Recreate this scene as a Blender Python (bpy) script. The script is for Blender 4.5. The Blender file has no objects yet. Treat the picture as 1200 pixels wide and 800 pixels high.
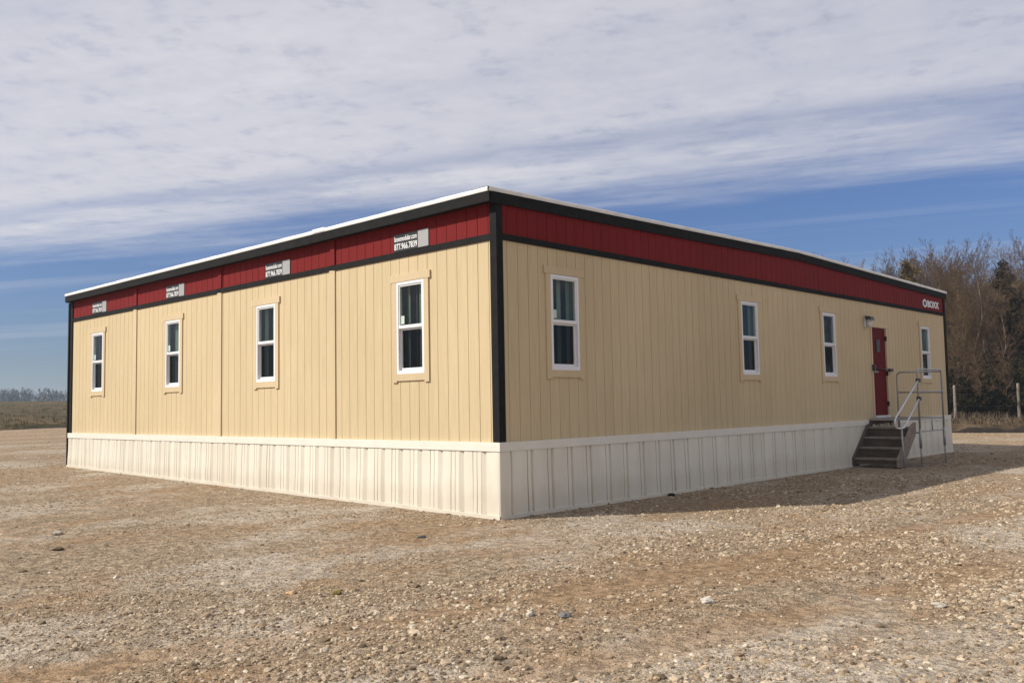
import bpy, bmesh, math, random
import numpy as np
from mathutils import Vector, Matrix, noise as mnoise

scene = bpy.context.scene
COL = scene.collection
R = math.radians
random.seed(7)
rng = np.random.default_rng(11)
Z0 = 1.0                      # top of the skirting belt above the yard

# ------------------------------------------------------------------ helpers
def tag(o, label=None, cat=None, group=None, kind=None):
    if label: o['label'] = label
    if cat: o['category'] = cat
    if group: o['group'] = group
    if kind: o['kind'] = kind
    return o

def empty(name, loc, label=None, cat=None, group=None):
    o = bpy.data.objects.new(name, None)
    COL.objects.link(o)
    o.location = loc
    o.empty_display_size = 0.2
    return tag(o, label, cat, group)

def world_loc(o):
    v = Vector(o.location)
    while o.parent:
        o = o.parent
        v = v + Vector(o.location)
    return v

class MB:
    """collects vertices and faces, given in world coordinates"""
    def __init__(s, f=None):
        s.v = []; s.f = []; s.T = f or (lambda u, d, z: (u, d, z))
    def P(s, u, d, z):
        s.v.append(s.T(u, d, z)); return len(s.v) - 1
    def box(s, u0, u1, d0, d1, z0, z1):
        i = [s.P(u, d, z) for z in (z0, z1) for d in (d0, d1) for u in (u0, u1)]
        for q in ((0, 2, 3, 1), (4, 5, 7, 6), (0, 1, 5, 4), (2, 6, 7, 3), (0, 4, 6, 2), (1, 3, 7, 5)):
            s.f.append([i[k] for k in q])
        return s
    def hexa(s, pts):             # 4 bottom points then 4 top points
        i = [s.P(*p) for p in pts]
        for q in ((3, 2, 1, 0), (4, 5, 6, 7), (0, 1, 5, 4), (1, 2, 6, 5), (2, 3, 7, 6), (3, 0, 4, 7)):
            s.f.append([i[k] for k in q])
        return s
    def prism(s, prof, a0, a1, mk):   # prof: closed list of 2d, mk(p,a)->3d args
        n = len(prof)
        A = [s.P(*mk(p, a0)) for p in prof]; B = [s.P(*mk(p, a1)) for p in prof]
        s.f.append(A[::-1]); s.f.append(B)
        for k in range(n):
            s.f.append([A[k], A[(k + 1) % n], B[(k + 1) % n], B[k]])
        return s
    def tube(s, path, rad, n=8, cap=True):
        path = [Vector(s.T(*p)) for p in path]
        if not isinstance(rad, (list, tuple)): rad = [rad] * len(path)
        rings = []
        up = None
        for k, p in enumerate(path):
            a = path[max(k - 1, 0)]; b = path[min(k + 1, len(path) - 1)]
            t = (b - a)
            if t.length < 1e-9: t = Vector((0, 0, 1))
            t.normalize()
            if up is None:
                up = t.cross(Vector((0.3, 0.9, 0.31)))
                if up.length < 1e-3: up = t.cross(Vector((1, 0, 0)))
            up = up - t * up.dot(t)
            up.normalize()
            w = t.cross(up)
            ring = []
            for j in range(n):
                an = 2 * math.pi * j / n
                q = p + (up * math.cos(an) + w * math.sin(an)) * rad[k]
                s.v.append(tuple(q)); ring.append(len(s.v) - 1)
            rings.append(ring)
        for A, B in zip(rings, rings[1:]):
            for j in range(n):
                s.f.append([A[j], A[(j + 1) % n], B[(j + 1) % n], B[j]])
        if cap:
            s.f.append(rings[0][::-1]); s.f.append(rings[-1])
        return s
    def build(s, name, mat, parent=None, smooth=False, recalc=True, bevel=0):
        me = bpy.data.meshes.new(name)
        off = world_loc(parent) if parent else Vector((0, 0, 0))
        me.from_pydata([(a - off.x, b - off.y, c - off.z) for a, b, c in s.v], [], s.f)
        if recalc:
            bm = bmesh.new(); bm.from_mesh(me)
            bmesh.ops.recalc_face_normals(bm, faces=bm.faces)
            bm.to_mesh(me); bm.free()
        if smooth:
            me.polygons.foreach_set('use_smooth', [True] * len(me.polygons))
        me.materials.append(mat)
        o = bpy.data.objects.new(name, me)
        COL.objects.link(o)
        if parent: o.parent = parent
        if bevel:
            m = o.modifiers.new('bevel', 'BEVEL'); m.width = bevel; m.segments = 2; m.limit_method = 'ANGLE'
        return o

def np_mesh(name, verts, faces_tri=None, faces_quad=None, mat=None, smooth=False):
    me = bpy.data.meshes.new(name)
    idx = []; starts = []; n = 0
    loops = []
    if faces_tri is not None and len(faces_tri):
        loops.append(faces_tri.reshape(-1)); starts.append(np.arange(len(faces_tri)) * 3); n = len(faces_tri) * 3
    if faces_quad is not None and len(faces_quad):
        loops.append(faces_quad.reshape(-1)); starts.append(n + np.arange(len(faces_quad)) * 4)
    loops = np.concatenate(loops).astype(np.int32); starts = np.concatenate(starts).astype(np.int32)
    me.vertices.add(len(verts)); me.vertices.foreach_set('co', np.asarray(verts, np.float32).reshape(-1))
    me.loops.add(len(loops)); me.loops.foreach_set('vertex_index', loops)
    me.polygons.add(len(starts)); me.polygons.foreach_set('loop_start', starts)
    me.update(calc_edges=True); me.validate()
    if smooth:
        me.polygons.foreach_set('use_smooth', [True] * len(me.polygons))
    if mat: me.materials.append(mat)
    return me

def link(name, me, parent=None):
    o = bpy.data.objects.new(name, me); COL.objects.link(o)
    if parent: o.parent = parent
    return o

# ------------------------------------------------------------------ materials
def new_mat(name):
    m = bpy.data.materials.new(name); m.use_nodes = True
    nt = m.node_tree; nt.nodes.clear()
    out = nt.nodes.new('ShaderNodeOutputMaterial')
    b = nt.nodes.new('ShaderNodeBsdfPrincipled')
    nt.links.new(b.outputs[0], out.inputs[0])
    return m, nt, b, out

def N(nt, kind, **kw):
    n = nt.nodes.new(kind)
    for k, v in kw.items():
        if k in n.inputs.keys(): n.inputs[k].default_value = v
        else: setattr(n, k, v)
    return n

def pos_node(nt, scale=(1, 1, 1), rot=(0, 0, 0), loc=(0, 0, 0)):
    g = nt.nodes.new('ShaderNodeNewGeometry')
    mp = nt.nodes.new('ShaderNodeMapping')
    mp.inputs['Scale'].default_value = scale; mp.inputs['Rotation'].default_value = rot; mp.inputs['Location'].default_value = loc
    nt.links.new(g.outputs['Position'], mp.inputs[0])
    return mp.outputs[0]

def obj_coord(nt, scale=(1, 1, 1)):
    g = nt.nodes.new('ShaderNodeTexCoord')
    mp = nt.nodes.new('ShaderNodeMapping'); mp.inputs['Scale'].default_value = scale
    nt.links.new(g.outputs['Object'], mp.inputs[0])
    return mp.outputs[0]

def noise_tex(nt, vec, scale, detail=4, rough=.55):
    n = nt.nodes.new('ShaderNodeTexNoise')
    n.inputs['Scale'].default_value = scale; n.inputs['Detail'].default_value = detail; n.inputs['Roughness'].default_value = rough
    nt.links.new(vec, n.inputs['Vector'])
    return n

def ramp(nt, fac, stops):
    r = nt.nodes.new('ShaderNodeValToRGB')
    while len(r.color_ramp.elements) < len(stops): r.color_ramp.elements.new(0.5)
    for e, (p, c) in zip(r.color_ramp.elements, stops):
        e.position = p
        e.color = (c, c, c, 1) if isinstance(c, (int, float)) else (*c, 1)
    nt.links.new(fac, r.inputs[0])
    return r.outputs[0]

def mixc(nt, fac, a, b, mode='MIX'):
    m = nt.nodes.new('ShaderNodeMix'); m.data_type = 'RGBA'; m.blend_type = mode
    for sock, val in ((m.inputs['Factor'], fac), (m.inputs['A'], a), (m.inputs['B'], b)):
        pass
    def setin(i, v):
        s = m.inputs[i]
        if isinstance(v, bpy.types.NodeSocket): nt.links.new(v, s)
        elif isinstance(v, (int, float)): s.default_value = v
        else: s.default_value = (*v, 1)
    setin(0, fac); setin(6, a); setin(7, b)
    return m.outputs[2]

def math_n(nt, op, a, b=None, clamp=False):
    m = nt.nodes.new('ShaderNodeMath'); m.operation = op; m.use_clamp = clamp
    for i, v in enumerate((a, b)):
        if v is None: continue
        if isinstance(v, bpy.types.NodeSocket): nt.links.new(v, m.inputs[i])
        else: m.inputs[i].default_value = v
    return m.outputs[0]

def bump(nt, b, h, strength, dist, prev=None):
    n = nt.nodes.new('ShaderNodeBump')
    n.inputs['Strength'].default_value = strength; n.inputs['Distance'].default_value = dist
    nt.links.new(h, n.inputs['Height'])
    if prev is not None: nt.links.new(prev, n.inputs['Normal'])
    if b is not None: nt.links.new(n.outputs[0], b.inputs['Normal'])
    return n.outputs[0]

def simple(name, col, rough=.6, metal=0, var=.08, vscale=6, bmp=0, bscale=60, spec=.5):
    m, nt, b, out = new_mat(name)
    n = noise_tex(nt, pos_node(nt), vscale, 5)
    lo = tuple(c * (1 - var) for c in col); hi = tuple(min(1, c * (1 + var)) for c in col)
    c = ramp(nt, n.outputs[0], [(.3, lo), (.7, hi)])
    nt.links.new(c, b.inputs['Base Color'])
    b.inputs['Roughness'].default_value = rough; b.inputs['Metallic'].default_value = metal
    b.inputs['Specular IOR Level'].default_value = spec
    if bmp:
        n2 = noise_tex(nt, pos_node(nt), bscale, 4)
        bump(nt, b, n2.outputs[0], .6, bmp)
    return m

def siding(name, col, var=.07):
    # painted engineered wood: faint vertical wood grain, slight sheet to sheet tone
    m, nt, b, out = new_mat(name)
    g1 = noise_tex(nt, pos_node(nt, (30, 30, 1.6)), 1.0, 6, .6)
    g2 = noise_tex(nt, pos_node(nt, (.5, .5, .35)), 1.0, 3)
    g3 = noise_tex(nt, pos_node(nt, (3, 3, .5)), 1.0, 5, .6)
    lo = tuple(c * (1 - var) for c in col); hi = tuple(c * (1 + var) for c in col)
    c1 = ramp(nt, g1.outputs[0], [(.3, lo), (.7, hi)])
    c2 = ramp(nt, g2.outputs[0], [(.35, (.94, .935, .92)), (.65, (1.0, 1.0, 1.0))])
    c = mixc(nt, 1.0, c1, c2, 'MULTIPLY')
    c3 = ramp(nt, g3.outputs[0], [(.3, (.95, .945, .935)), (.6, (1.0, 1.0, 1.0))])
    c = mixc(nt, 1.0, c, c3, 'MULTIPLY')
    # each four-foot sheet took the paint a little differently
    ge = nt.nodes.new('ShaderNodeNewGeometry'); se = nt.nodes.new('ShaderNodeSeparateXYZ'); nt.links.new(ge.outputs['Position'], se.inputs[0])
    sh = math_n(nt, 'FLOOR', math_n(nt, 'DIVIDE', math_n(nt, 'ADD', se.outputs[0], se.outputs[1]), 1.245))
    wn = nt.nodes.new('ShaderNodeTexWhiteNoise'); wn.noise_dimensions = '1D'; nt.links.new(sh, wn.inputs['W'])
    c = mixc(nt, 1.0, c, ramp(nt, wn.outputs['Value'], [(0, (.95, .95, .945)), (1, (1.02, 1.02, 1.02))]), 'MULTIPLY')
    nt.links.new(c, b.inputs['Base Color'])
    b.inputs['Roughness'].default_value = .7
    b.inputs['Specular IOR Level'].default_value = .15
    bump(nt, b, g1.outputs[0], .35, .004)
    return m

M = {}
M['cream'] = siding('cream_siding_paint', (.588, .474, .295))
M['cream_trim'] = siding('cream_trim_paint', (.60, .478, .305), .03)
M['red'] = siding('red_siding_paint', (.175, .010, .010), .12)
M['black'] = simple('black_trim_paint', (.013, .013, .0125), .8, 0, .25, 9, .002, 40, .12)
M['white_vinyl'] = simple('white_vinyl', (.74, .74, .74), .35, 0, .03)
M['membrane'] = simple('roof_membrane', (.72, .70, .66), .6, 0, .10, 4, .004, 14)
M['screen'] = simple('dark_insect_screen', (.02, .02, .02), .7)
M['rubber'] = simple('black_plastic', (.015, .015, .016), .45)
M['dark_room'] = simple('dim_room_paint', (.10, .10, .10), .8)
M['curtain'] = simple('grey_green_blind', (.20, .24, .205), .7, 0, .10, 3)
M['sticker'] = simple('pale_paper', (.50, .60, .50), .5, 0, .03)
M['door_red'] = simple('door_red_paint', (.115, .003, .005), .55, 0, .07, 3, 0, 60, .08)
M['sill_white'] = simple('white_threshold', (.62, .62, .60), .4)
M['galv'] = None
M['sign_black'] = simple('sign_black', (.017, .017, .018), .4)
M['sign_white'] = simple('sign_white', (.80, .80, .80), .5, 0, .02)
M['sign_grey'] = simple('sign_pale_square', (.33, .33, .33), .5, 0, .04)
M['lamp_body'] = simple('lamp_housing', (.05, .05, .055), .45)
M['lamp_lens'] = simple('lamp_frosted_lens', (.62, .62, .60), .35)
M['wire'] = simple('rusty_wire', (.10, .08, .065), .7, .3)
M['steel'] = simple('brushed_steel', (.45, .45, .44), .35, .9, .1)

def mk_skirt():
    m, nt, b, out = new_mat('white_skirting_metal')
    n = noise_tex(nt, pos_node(nt, (2.2, 2.2, .5)), 1.0, 4)
    c1 = ramp(nt, n.outputs[0], [(.3, (.635, .59, .485)), (.7, (.73, .69, .585))])
    # dust splashed up from the yard, a low uneven band
    g = nt.nodes.new('ShaderNodeNewGeometry'); sp = nt.nodes.new('ShaderNodeSeparateXYZ')
    nt.links.new(g.outputs['Position'], sp.inputs[0])
    n2 = noise_tex(nt, pos_node(nt, (6, 6, 3)), 1.0, 6, .65)
    h = math_n(nt, 'ADD', sp.outputs[2], math_n(nt, 'MULTIPLY', n2.outputs[0], -.5))
    f = ramp(nt, h, [(0.0, .22), (.20, .0)])
    c = mixc(nt, f, c1, (.42, .33, .23))
    nt.links.new(c, b.inputs['Base Color'])
    b.inputs['Roughness'].default_value = .42
    return m
M['skirt'] = mk_skirt()
M['belt'] = simple('white_belt_board', (.70, .665, .58), .5, 0, .05, 3, .002, 30)

def mk_galv():
    m, nt, b, out = new_mat('galvanised_pipe')
    n = noise_tex(nt, pos_node(nt), 22, 5)
    c = ramp(nt, n.outputs[0], [(.3, (.30, .30, .30)), (.7, (.44, .44, .43))])
    nt.links.new(c, b.inputs['Base Color'])
    b.inputs['Metallic'].default_value = .4; b.inputs['Roughness'].default_value = .48
    return m
M['galv'] = mk_galv()
M['galv_brightened'] = simple('brightened_galvanised_pipe', (.62, .62, .62), .42, .35, .08, 20)  # paler copy of the pipe; light caught by the handrail is put into colour

def mk_wood(name, lo, hi, axis='x'):
    m, nt, b, out = new_mat(name)
    sc = {'x': (1.5, 40, 40), 'y': (40, 1.5, 40), 'z': (40, 40, 1.5)}[axis]
    n = noise_tex(nt, pos_node(nt, sc), 1.0, 6, .62)
    n2 = noise_tex(nt, pos_node(nt), 5, 4)
    c1 = ramp(nt, n.outputs[0], [(.3, lo), (.72, hi)])
    c2 = ramp(nt, n2.outputs[0], [(.35, (.72, .70, .68)), (.65, (1.05, 1.0, .97))])
    nt.links.new(mixc(nt, 1.0, c1, c2, 'MULTIPLY'), b.inputs['Base Color'])
    b.inputs['Roughness'].default_value = .85
    bump(nt, b, n.outputs[0], .5, .004)
    return m
M['wood'] = mk_wood('weathered_plank', (.18, .15, .122), (.29, .255, .215), 'x')
M['wood_side'] = mk_wood('weathered_side_board', (.20, .165, .135), (.32, .28, .235), 'y')
M['wood_dark'] = mk_wood('dark_stained_plank', (.065, .052, .042), (.135, .105, .08), 'x')
M['wood_brown'] = mk_wood('brown_rim_board', (.11, .08, .05), (.19, .14, .09), 'y')
M['post'] = mk_wood('grey_fence_wood', (.17, .148, .12), (.30, .265, .22), 'z')

def mk_glass(name, tint, gl=1.0):
    m = bpy.data.materials.new(name); m.use_nodes = True
    nt = m.node_tree; nt.nodes.clear()
    out = nt.nodes.new('ShaderNodeOutputMaterial')
    tr = nt.nodes.new('ShaderNodeBsdfTransparent'); tr.inputs[0].default_value = (*tint, 1)
    gs = nt.nodes.new('ShaderNodeBsdfGlossy'); gs.inputs['Roughness'].default_value = .015
    gs.inputs[0].default_value = (gl, gl, gl, 1)
    ge = nt.nodes.new('ShaderNodeNewGeometry')
    dt = nt.nodes.new('ShaderNodeVectorMath'); dt.operation = 'DOT_PRODUCT'
    nt.links.new(ge.outputs['Incoming'], dt.inputs[0]); nt.links.new(ge.outputs['Normal'], dt.inputs[1])
    c1 = math_n(nt, 'SUBTRACT', 1.0, math_n(nt, 'ABSOLUTE', dt.outputs['Value']), True)
    # Schlick, the same from both sides of the thin sheet
    f = math_n(nt, 'ADD', .05, math_n(nt, 'MULTIPLY', math_n(nt, 'POWER', c1, 5.0), .95), True)
    mx = nt.nodes.new('ShaderNodeMixShader')
    nt.links.new(f, mx.inputs[0]); nt.links.new(tr.outputs[0], mx.inputs[1]); nt.links.new(gs.outputs[0], mx.inputs[2])
    n = noise_tex(nt, pos_node(nt), 1.6, 2)
    bp = bump(nt, None, n.outputs[0], .10, .02)
    nt.links.new(bp, gs.inputs['Normal'])
    nt.links.new(mx.outputs[0], out.inputs[0])
    return m
M['glass'] = mk_glass('tinted_window_glass', (.74, .84, .76), .8)
M['glass_screened'] = mk_glass('screened_window_glass', (.36, .37, .36), .45)

# ------------------------------------------------------------------ terrain
def sstep(a, b, t):
    t = max(0, min(1, (t - a) / (b - a))); return t * t * (3 - 2 * t)

FT = Vector((.85, .527, 0)).normalized()       # direction of the fence
FN = Vector((-FT.y, FT.x, 0))                  # away from the camera

def base_h(x, y):
    return min(.0125 * max(-x, 0), .68)

def yard_h(x, y):
    h = base_h(x, y)
    n = mnoise.noise((x * .45, y * .45, 1.3)) * .022 + mnoise.noise((x * 1.7, y * 1.7, 4.1)) * .009 + mnoise.noise((x * 6, y * 6, 9.1)) * .004
    inb = (-15.2 < x < .5 and -.5 < y < 18.2)
    dx = max(-14.7 - x, x - .05, 0); dy = max(-.05 - y, y - 17.6, 0)
    d = math.hypot(dx, dy)
    qv = x * .978 - y * .208 + .15 * math.sin(y * .5)
    n += -.022 * math.exp(-((qv - 5.6) / .24) ** 2) + .012 * math.exp(-((qv - 5.05) / .22) ** 2) - .020 * math.exp(-((qv - 3.95) / .24) ** 2) + .010 * math.exp(-((qv - 4.5) / .22) ** 2)
    far = math.hypot(x - 2, y - 4)
    return h + n * min(1, d / 1.2) * (1 - sstep(20, 34, far))

def axis_lines(lo, hi, step, far):
    a = list(np.arange(lo, hi + 1e-6, step))
    s = step; v = hi
    while v < far:
        s *= 1.22; v += s; a.append(v)
    s = step; v = lo
    while v > -far:
        s *= 1.22; v -= s; a.insert(0, v)
    return np.array(a)

def mk_ground():
    m, nt, b, out = new_mat('gravel_and_dirt')
    P = pos_node(nt)
    n1 = noise_tex(nt, P, .33, 7, .62)
    n2 = noise_tex(nt, pos_node(nt, (.9, .16, 1), (0, 0, R(-22))), 1.0, 5, .6)      # drag marks of the grader
    n3 = noise_tex(nt, P, 2.6, 6, .65)
    n4 = noise_tex(nt, P, 14, 5, .7)
    v1 = N(nt, 'ShaderNodeTexVoronoi', Scale=30.0); nt.links.new(P, v1.inputs['Vector'])
    v2 = N(nt, 'ShaderNodeTexVoronoi', Scale=75.0); nt.links.new(P, v2.inputs['Vector'])
    s1 = nt.nodes.new('ShaderNodeSeparateColor'); nt.links.new(v1.outputs['Color'], s1.inputs[0])
    s2 = nt.nodes.new('ShaderNodeSeparateColor'); nt.links.new(v2.outputs['Color'], s2.inputs[0])
    c1 = ramp(nt, s1.outputs[0], [(0.0, (.125, .090, .058)), (.35, (.245, .180, .115)), (.7, (.34, .26, .175)), (1.0, (.47, .385, .285))])
    c2 = ramp(nt, s2.outputs[1], [(0.0, (.13, .092, .058)), (.5, (.285, .208, .135)), (1.0, (.46, .38, .285))])
    grav = mixc(nt, .55, c1, c2)
    dirt = ramp(nt, n4.outputs[0], [(.25, (.19, .120, .065)), (.5, (.275, .182, .106)), (.75, (.35, .245, .155))])
    mask = math_n(nt, 'ADD', math_n(nt, 'MULTIPLY', n1.outputs[0], .9), math_n(nt, 'MULTIPLY', n2.outputs[0], .40))
    mask = math_n(nt, 'ADD', mask, math_n(nt, 'MULTIPLY', n3.outputs[0], .35))
    # two worn wheel tracks past the gable face
    gp = nt.nodes.new('ShaderNodeNewGeometry'); sp_ = nt.nodes.new('ShaderNodeSeparateXYZ'); nt.links.new(gp.outputs['Position'], sp_.inputs[0])
    qx = math_n(nt, 'ADD', math_n(nt, 'SUBTRACT', math_n(nt, 'MULTIPLY', sp_.outputs[0], .978), math_n(nt, 'MULTIPLY', sp_.outputs[1], .208)),
                math_n(nt, 'MULTIPLY', math_n(nt, 'SINE', math_n(nt, 'MULTIPLY', sp_.outputs[1], .5)), .15))
    qx = math_n(nt, 'ADD', qx, math_n(nt, 'MULTIPLY', math_n(nt, 'SUBTRACT', n3.outputs[0], .5), .35))
    d1 = math_n(nt, 'ABSOLUTE', math_n(nt, 'SUBTRACT', qx, 5.6)); d2 = math_n(nt, 'ABSOLUTE', math_n(nt, 'SUBTRACT', qx, 3.95))
    trk = ramp(nt, math_n(nt, 'MINIMUM', d1, d2), [(.12, .10), (.34, 0.0)])
    mk = ramp(nt, math_n(nt, 'ADD', math_n(nt, 'MULTIPLY', mask, .55), trk), [(.435, 0.0), (.525, .92)])
    ln_ = nt.nodes.new('ShaderNodeVectorMath'); ln_.operation = 'LENGTH'; nt.links.new(gp.outputs['Position'], ln_.inputs[0])
    worn = nt.nodes.new('ShaderNodeMapRange'); nt.links.new(ln_.outputs['Value'], worn.inputs['Value'])
    worn.inputs['From Min'].default_value = 14; worn.inputs['From Max'].default_value = 38
    worn.inputs['To Min'].default_value = 1.0; worn.inputs['To Max'].default_value = .30
    mk = math_n(nt, 'ADD', math_n(nt, 'MULTIPLY', math_n(nt, 'SUBTRACT', mk, .45), worn.outputs[0]), .45)
    col = mixc(nt, mk, grav, dirt)
    pale = noise_tex(nt, pos_node(nt, (.5, .28, 1), (0, 0, R(-40)), (3.1, 8.2, 0)), 1.0, 6, .6)
    pf = ramp(nt, pale.outputs[0], [(.49, 0.0), (.60, .85)])
    pf = math_n(nt, 'MULTIPLY', pf, worn.outputs[0])
    col = mixc(nt, math_n(nt, 'MULTIPLY', pf, math_n(nt, 'SUBTRACT', 1.0, math_n(nt, 'MULTIPLY', mk, .7))), col, (.425, .365, .295))
    col = mixc(nt, 1.0, col, (1.25, 1.245, 1.225), 'MULTIPLY')
    nt.links.new(col, b.inputs['Base Color'])
    b.inputs['Roughness'].default_value = .95
    b.inputs['Specular IOR Level'].default_value = .15
    h1 = ramp(nt, v1.outputs['Distance'], [(0.0, 1.0), (.75, 0.0)])
    h1 = math_n(nt, 'MULTIPLY', h1, math_n(nt, 'SUBTRACT', 1.0, math_n(nt, 'MULTIPLY', mk, .75)))
    bA = bump(nt, None, h1, .9, .016)
    h2 = ramp(nt, v2.outputs['Distance'], [(0.0, 1.0), (.8, 0.0)])
    bB = bump(nt, None, h2, .8, .007, bA)
    n5 = noise_tex(nt, P, 8.0, 6, .72)
    bC = bump(nt, None, ramp(nt, n5.outputs[0], [(.36, 0.0), (.50, .75), (.7, 1.0)]), .9, .045, bB)
    bump(nt, b, n3.outputs[0], .8, .05, bC)
    return m
M['ground'] = mk_ground()

xs = axis_lines(-20, 17, .16, 1150); ys = axis_lines(-14, 33, .16, 1150)
vv = np.empty((len(xs) * len(ys), 3), np.float32)
k = 0
for y in ys:
    for x in xs:
        vv[k] = (x, y, yard_h(x, y)); k += 1
ii = np.arange(len(xs) * len(ys)).reshape(len(ys), len(xs))
q = np.stack([ii[:-1, :-1], ii[:-1, 1:], ii[1:, 1:], ii[1:, :-1]], -1).reshape(-1, 4)
tag(link('ground', np_mesh('ground', vv, None, q, M['ground'], True)), kind='structure')

# grass: overlay sheets that begin with a low cut bank
def mk_grass(name, cols):
    m, nt, b, out = new_mat(name)
    P = pos_node(nt)
    n1 = noise_tex(nt, pos_node(nt, (.45, .45, .45)), 1.0, 7, .65)
    n2 = noise_tex(nt, P, 3.0, 6, .7)
    f = math_n(nt, 'ADD', math_n(nt, 'MULTIPLY', n1.outputs[0], .55), math_n(nt, 'MULTIPLY', n2.outputs[0], .45))
    c = ramp(nt, f, [(.38, cols[0]), (.47, cols[1]), (.53, cols[2]), (.62, cols[3])])
    nt.links.new(c, b.inputs['Base Color'])
    b.inputs['Roughness'].default_value = .95; b.inputs['Specular IOR Level'].default_value = .1
    bump(nt, b, n2.outputs[0], 1.0, .25)
    return m
M['field'] = mk_grass('winter_field_grass', [(.036, .034, .014), (.075, .062, .028), (.13, .09, .047), (.17, .115, .065)])
M['verge'] = mk_grass('dry_verge_grass', [(.055, .038, .023), (.085, .06, .036), (.115, .083, .05), (.155, .115, .073)])
def mk_soil():
    m, nt, b, out = new_mat('dark_cut_soil')
    n = noise_tex(nt, pos_node(nt), 3, 6, .7)
    c = ramp(nt, n.outputs[0], [(.3, (.010, .007, .005)), (.7, (.034, .022, .014))])
    nt.links.new(c, b.inputs['Base Color']); b.inputs['Roughness'].default_value = 1.0
    bump(nt, b, n.outputs[0], 1.0, .2)
    return m
M['soil'] = mk_soil()

def field_h(x, y):
    return base_h(x, y) + 2.45 * sstep(45, 160, -x) + .25 * mnoise.noise((x * .03, y * .03, 2))
def field_edge(y):            # x of the cut bank
    return -47.5 - .12 * (y - 10) + .9 * mnoise.noise((y * .12, 3.3, 0)) + .35 * mnoise.noise((y * .5, 7.3, 0))
fy = np.arange(-120, 420, 1.0)
fo = np.array([0, .25, .6, 1.2, 2, 3, 4.5, 6.5, 9, 12, 16, 21, 27, 34, 42, 52, 64, 78, 95, 120, 160, 220, 320, 480, 700, 1000])
vv = []
for y in fy:
    e = field_edge(y)
    for j, o in enumerate(fo):
        x = e - o
        lift = .12 * sstep(0, .6, o) + (.10 * mnoise.noise((x * .6, y * .6, 0)) if o > .3 else 0) - (.03 if o == 0 else 0)
        vv.append((x, y, field_h(x, y) + lift + (.35 if o > 2 else .35 * o / 2) * .4))
ii = np.arange(len(vv)).reshape(len(fy), len(fo))
q = np.stack([ii[:-1, :-1], ii[1:, :-1], ii[1:, 1:], ii[:-1, 1:]], -1).reshape(-1, 4)
tag(link('field', np_mesh('field', np.array(vv), None, q, M['field'], True)), kind='structure')

# dark cut soil along the foot of the bank
def soil_strip(pts, w, h, name):
    mb = MB(); rows = []
    for p, nrm in pts:
        row = []
        hh = h * max(.05, .45 + 1.3 * mnoise.noise((p.x * .35, p.y * .35, 5)) + .5 * mnoise.noise((p.x * 1.4, p.y * 1.4, 2)))
        for (o, z) in ((-w * .6, -.05), (-w * .2, hh * .5), (w * .15, hh), (w * .5, hh * .9), (w, .0)):
            q_ = p + nrm * (o + .12 * mnoise.noise((p.x * 1.3, p.y * 1.3, o)))
            row.append(mb.P(q_.x, q_.y, q_.z + z + .05 * mnoise.noise((q_.x * 2, q_.y * 2, z))))
        rows.append(row)
    for A, B in zip(rows, rows[1:]):
        for j in range(4): mb.f.append([A[j], A[j + 1], B[j + 1], B[j]])
    return tag(mb.build(name, M['soil'], None, True), kind='structure')
soil_strip([(Vector((field_edge(y), y, base_h(-48, y))), Vector((-1, .1, 0))) for y in np.arange(-40, 60, .4)], .35, .36, 'soil_bank')

def verge_pt(a, o):            # a along the fence direction, o away from the yard
    return Vector((-2.67, 30.54, 0)) + FT * a + FN * o
def verge_edge(a):
    return .45 * mnoise.noise((a * .3, 1.1, 0)) + .2 * mnoise.noise((a * 1.1, 5.1, 0))
va = np.arange(-26, 44, .5)
vo = np.array([0, .25, .6, 1.2, 2.2, 3.5, 5, 7, 9, 11, 13, 15, 17, 18.5, 20, 23, 28, 36, 50, 80, 140, 260, 500])
def verge_h(x, y, o, a):
    return base_h(x, y) + .30 * sstep(0, .7, o) - .12 * sstep(1.5, 5, o) - .1 * sstep(5, 17, o) + .07 * mnoise.noise((x * .5, y * .5, 1)) * min(1, o)
vv = []
for a in va:
    for o in vo:
        p = verge_pt(a, o + verge_edge(a)); vv.append((p.x, p.y, verge_h(p.x, p.y, o, a)))
ii = np.arange(len(vv)).reshape(len(va), len(vo))
q = np.stack([ii[:-1, :-1], ii[1:, :-1], ii[1:, 1:], ii[:-1, 1:]], -1).reshape(-1, 4)
tag(link('grass_verge', np_mesh('grass_verge', np.array(vv), None, q, M['verge'], True)), kind='structure')
soil_strip([(verge_pt(a, verge_edge(a) - .05) + Vector((0, 0, .02)), FN) for a in np.arange(-14, 40, .3)], .35, .36, 'soil_bank')

# ------------------------------------------------------------------ the building
WL, WR, TB = 14.64, 17.54, 2.70
ROOT = empty('modular_building', (-WL / 2, WR / 2, 0),
             'long single storey cream modular building with red band, black trim and white skirting', 'building')
def Lf(u, d, z): return (u, -d, z + Z0)          # long left face: u = x
def Rf(u, d, z): return (d, u, z + Z0)           # gable face: u = y
def Bk(u, d, z): return (u, WR + d, z + Z0)
def Fl(u, d, z): return (-WL - d, u, z + Z0)

WIN_L = [-13.03, -9.26, -5.72, -1.776]
WIN_R = [1.371, 6.71, 10.134, 15.92]
WW, WZ0, WZ1 = .62, .97, 2.33

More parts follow.
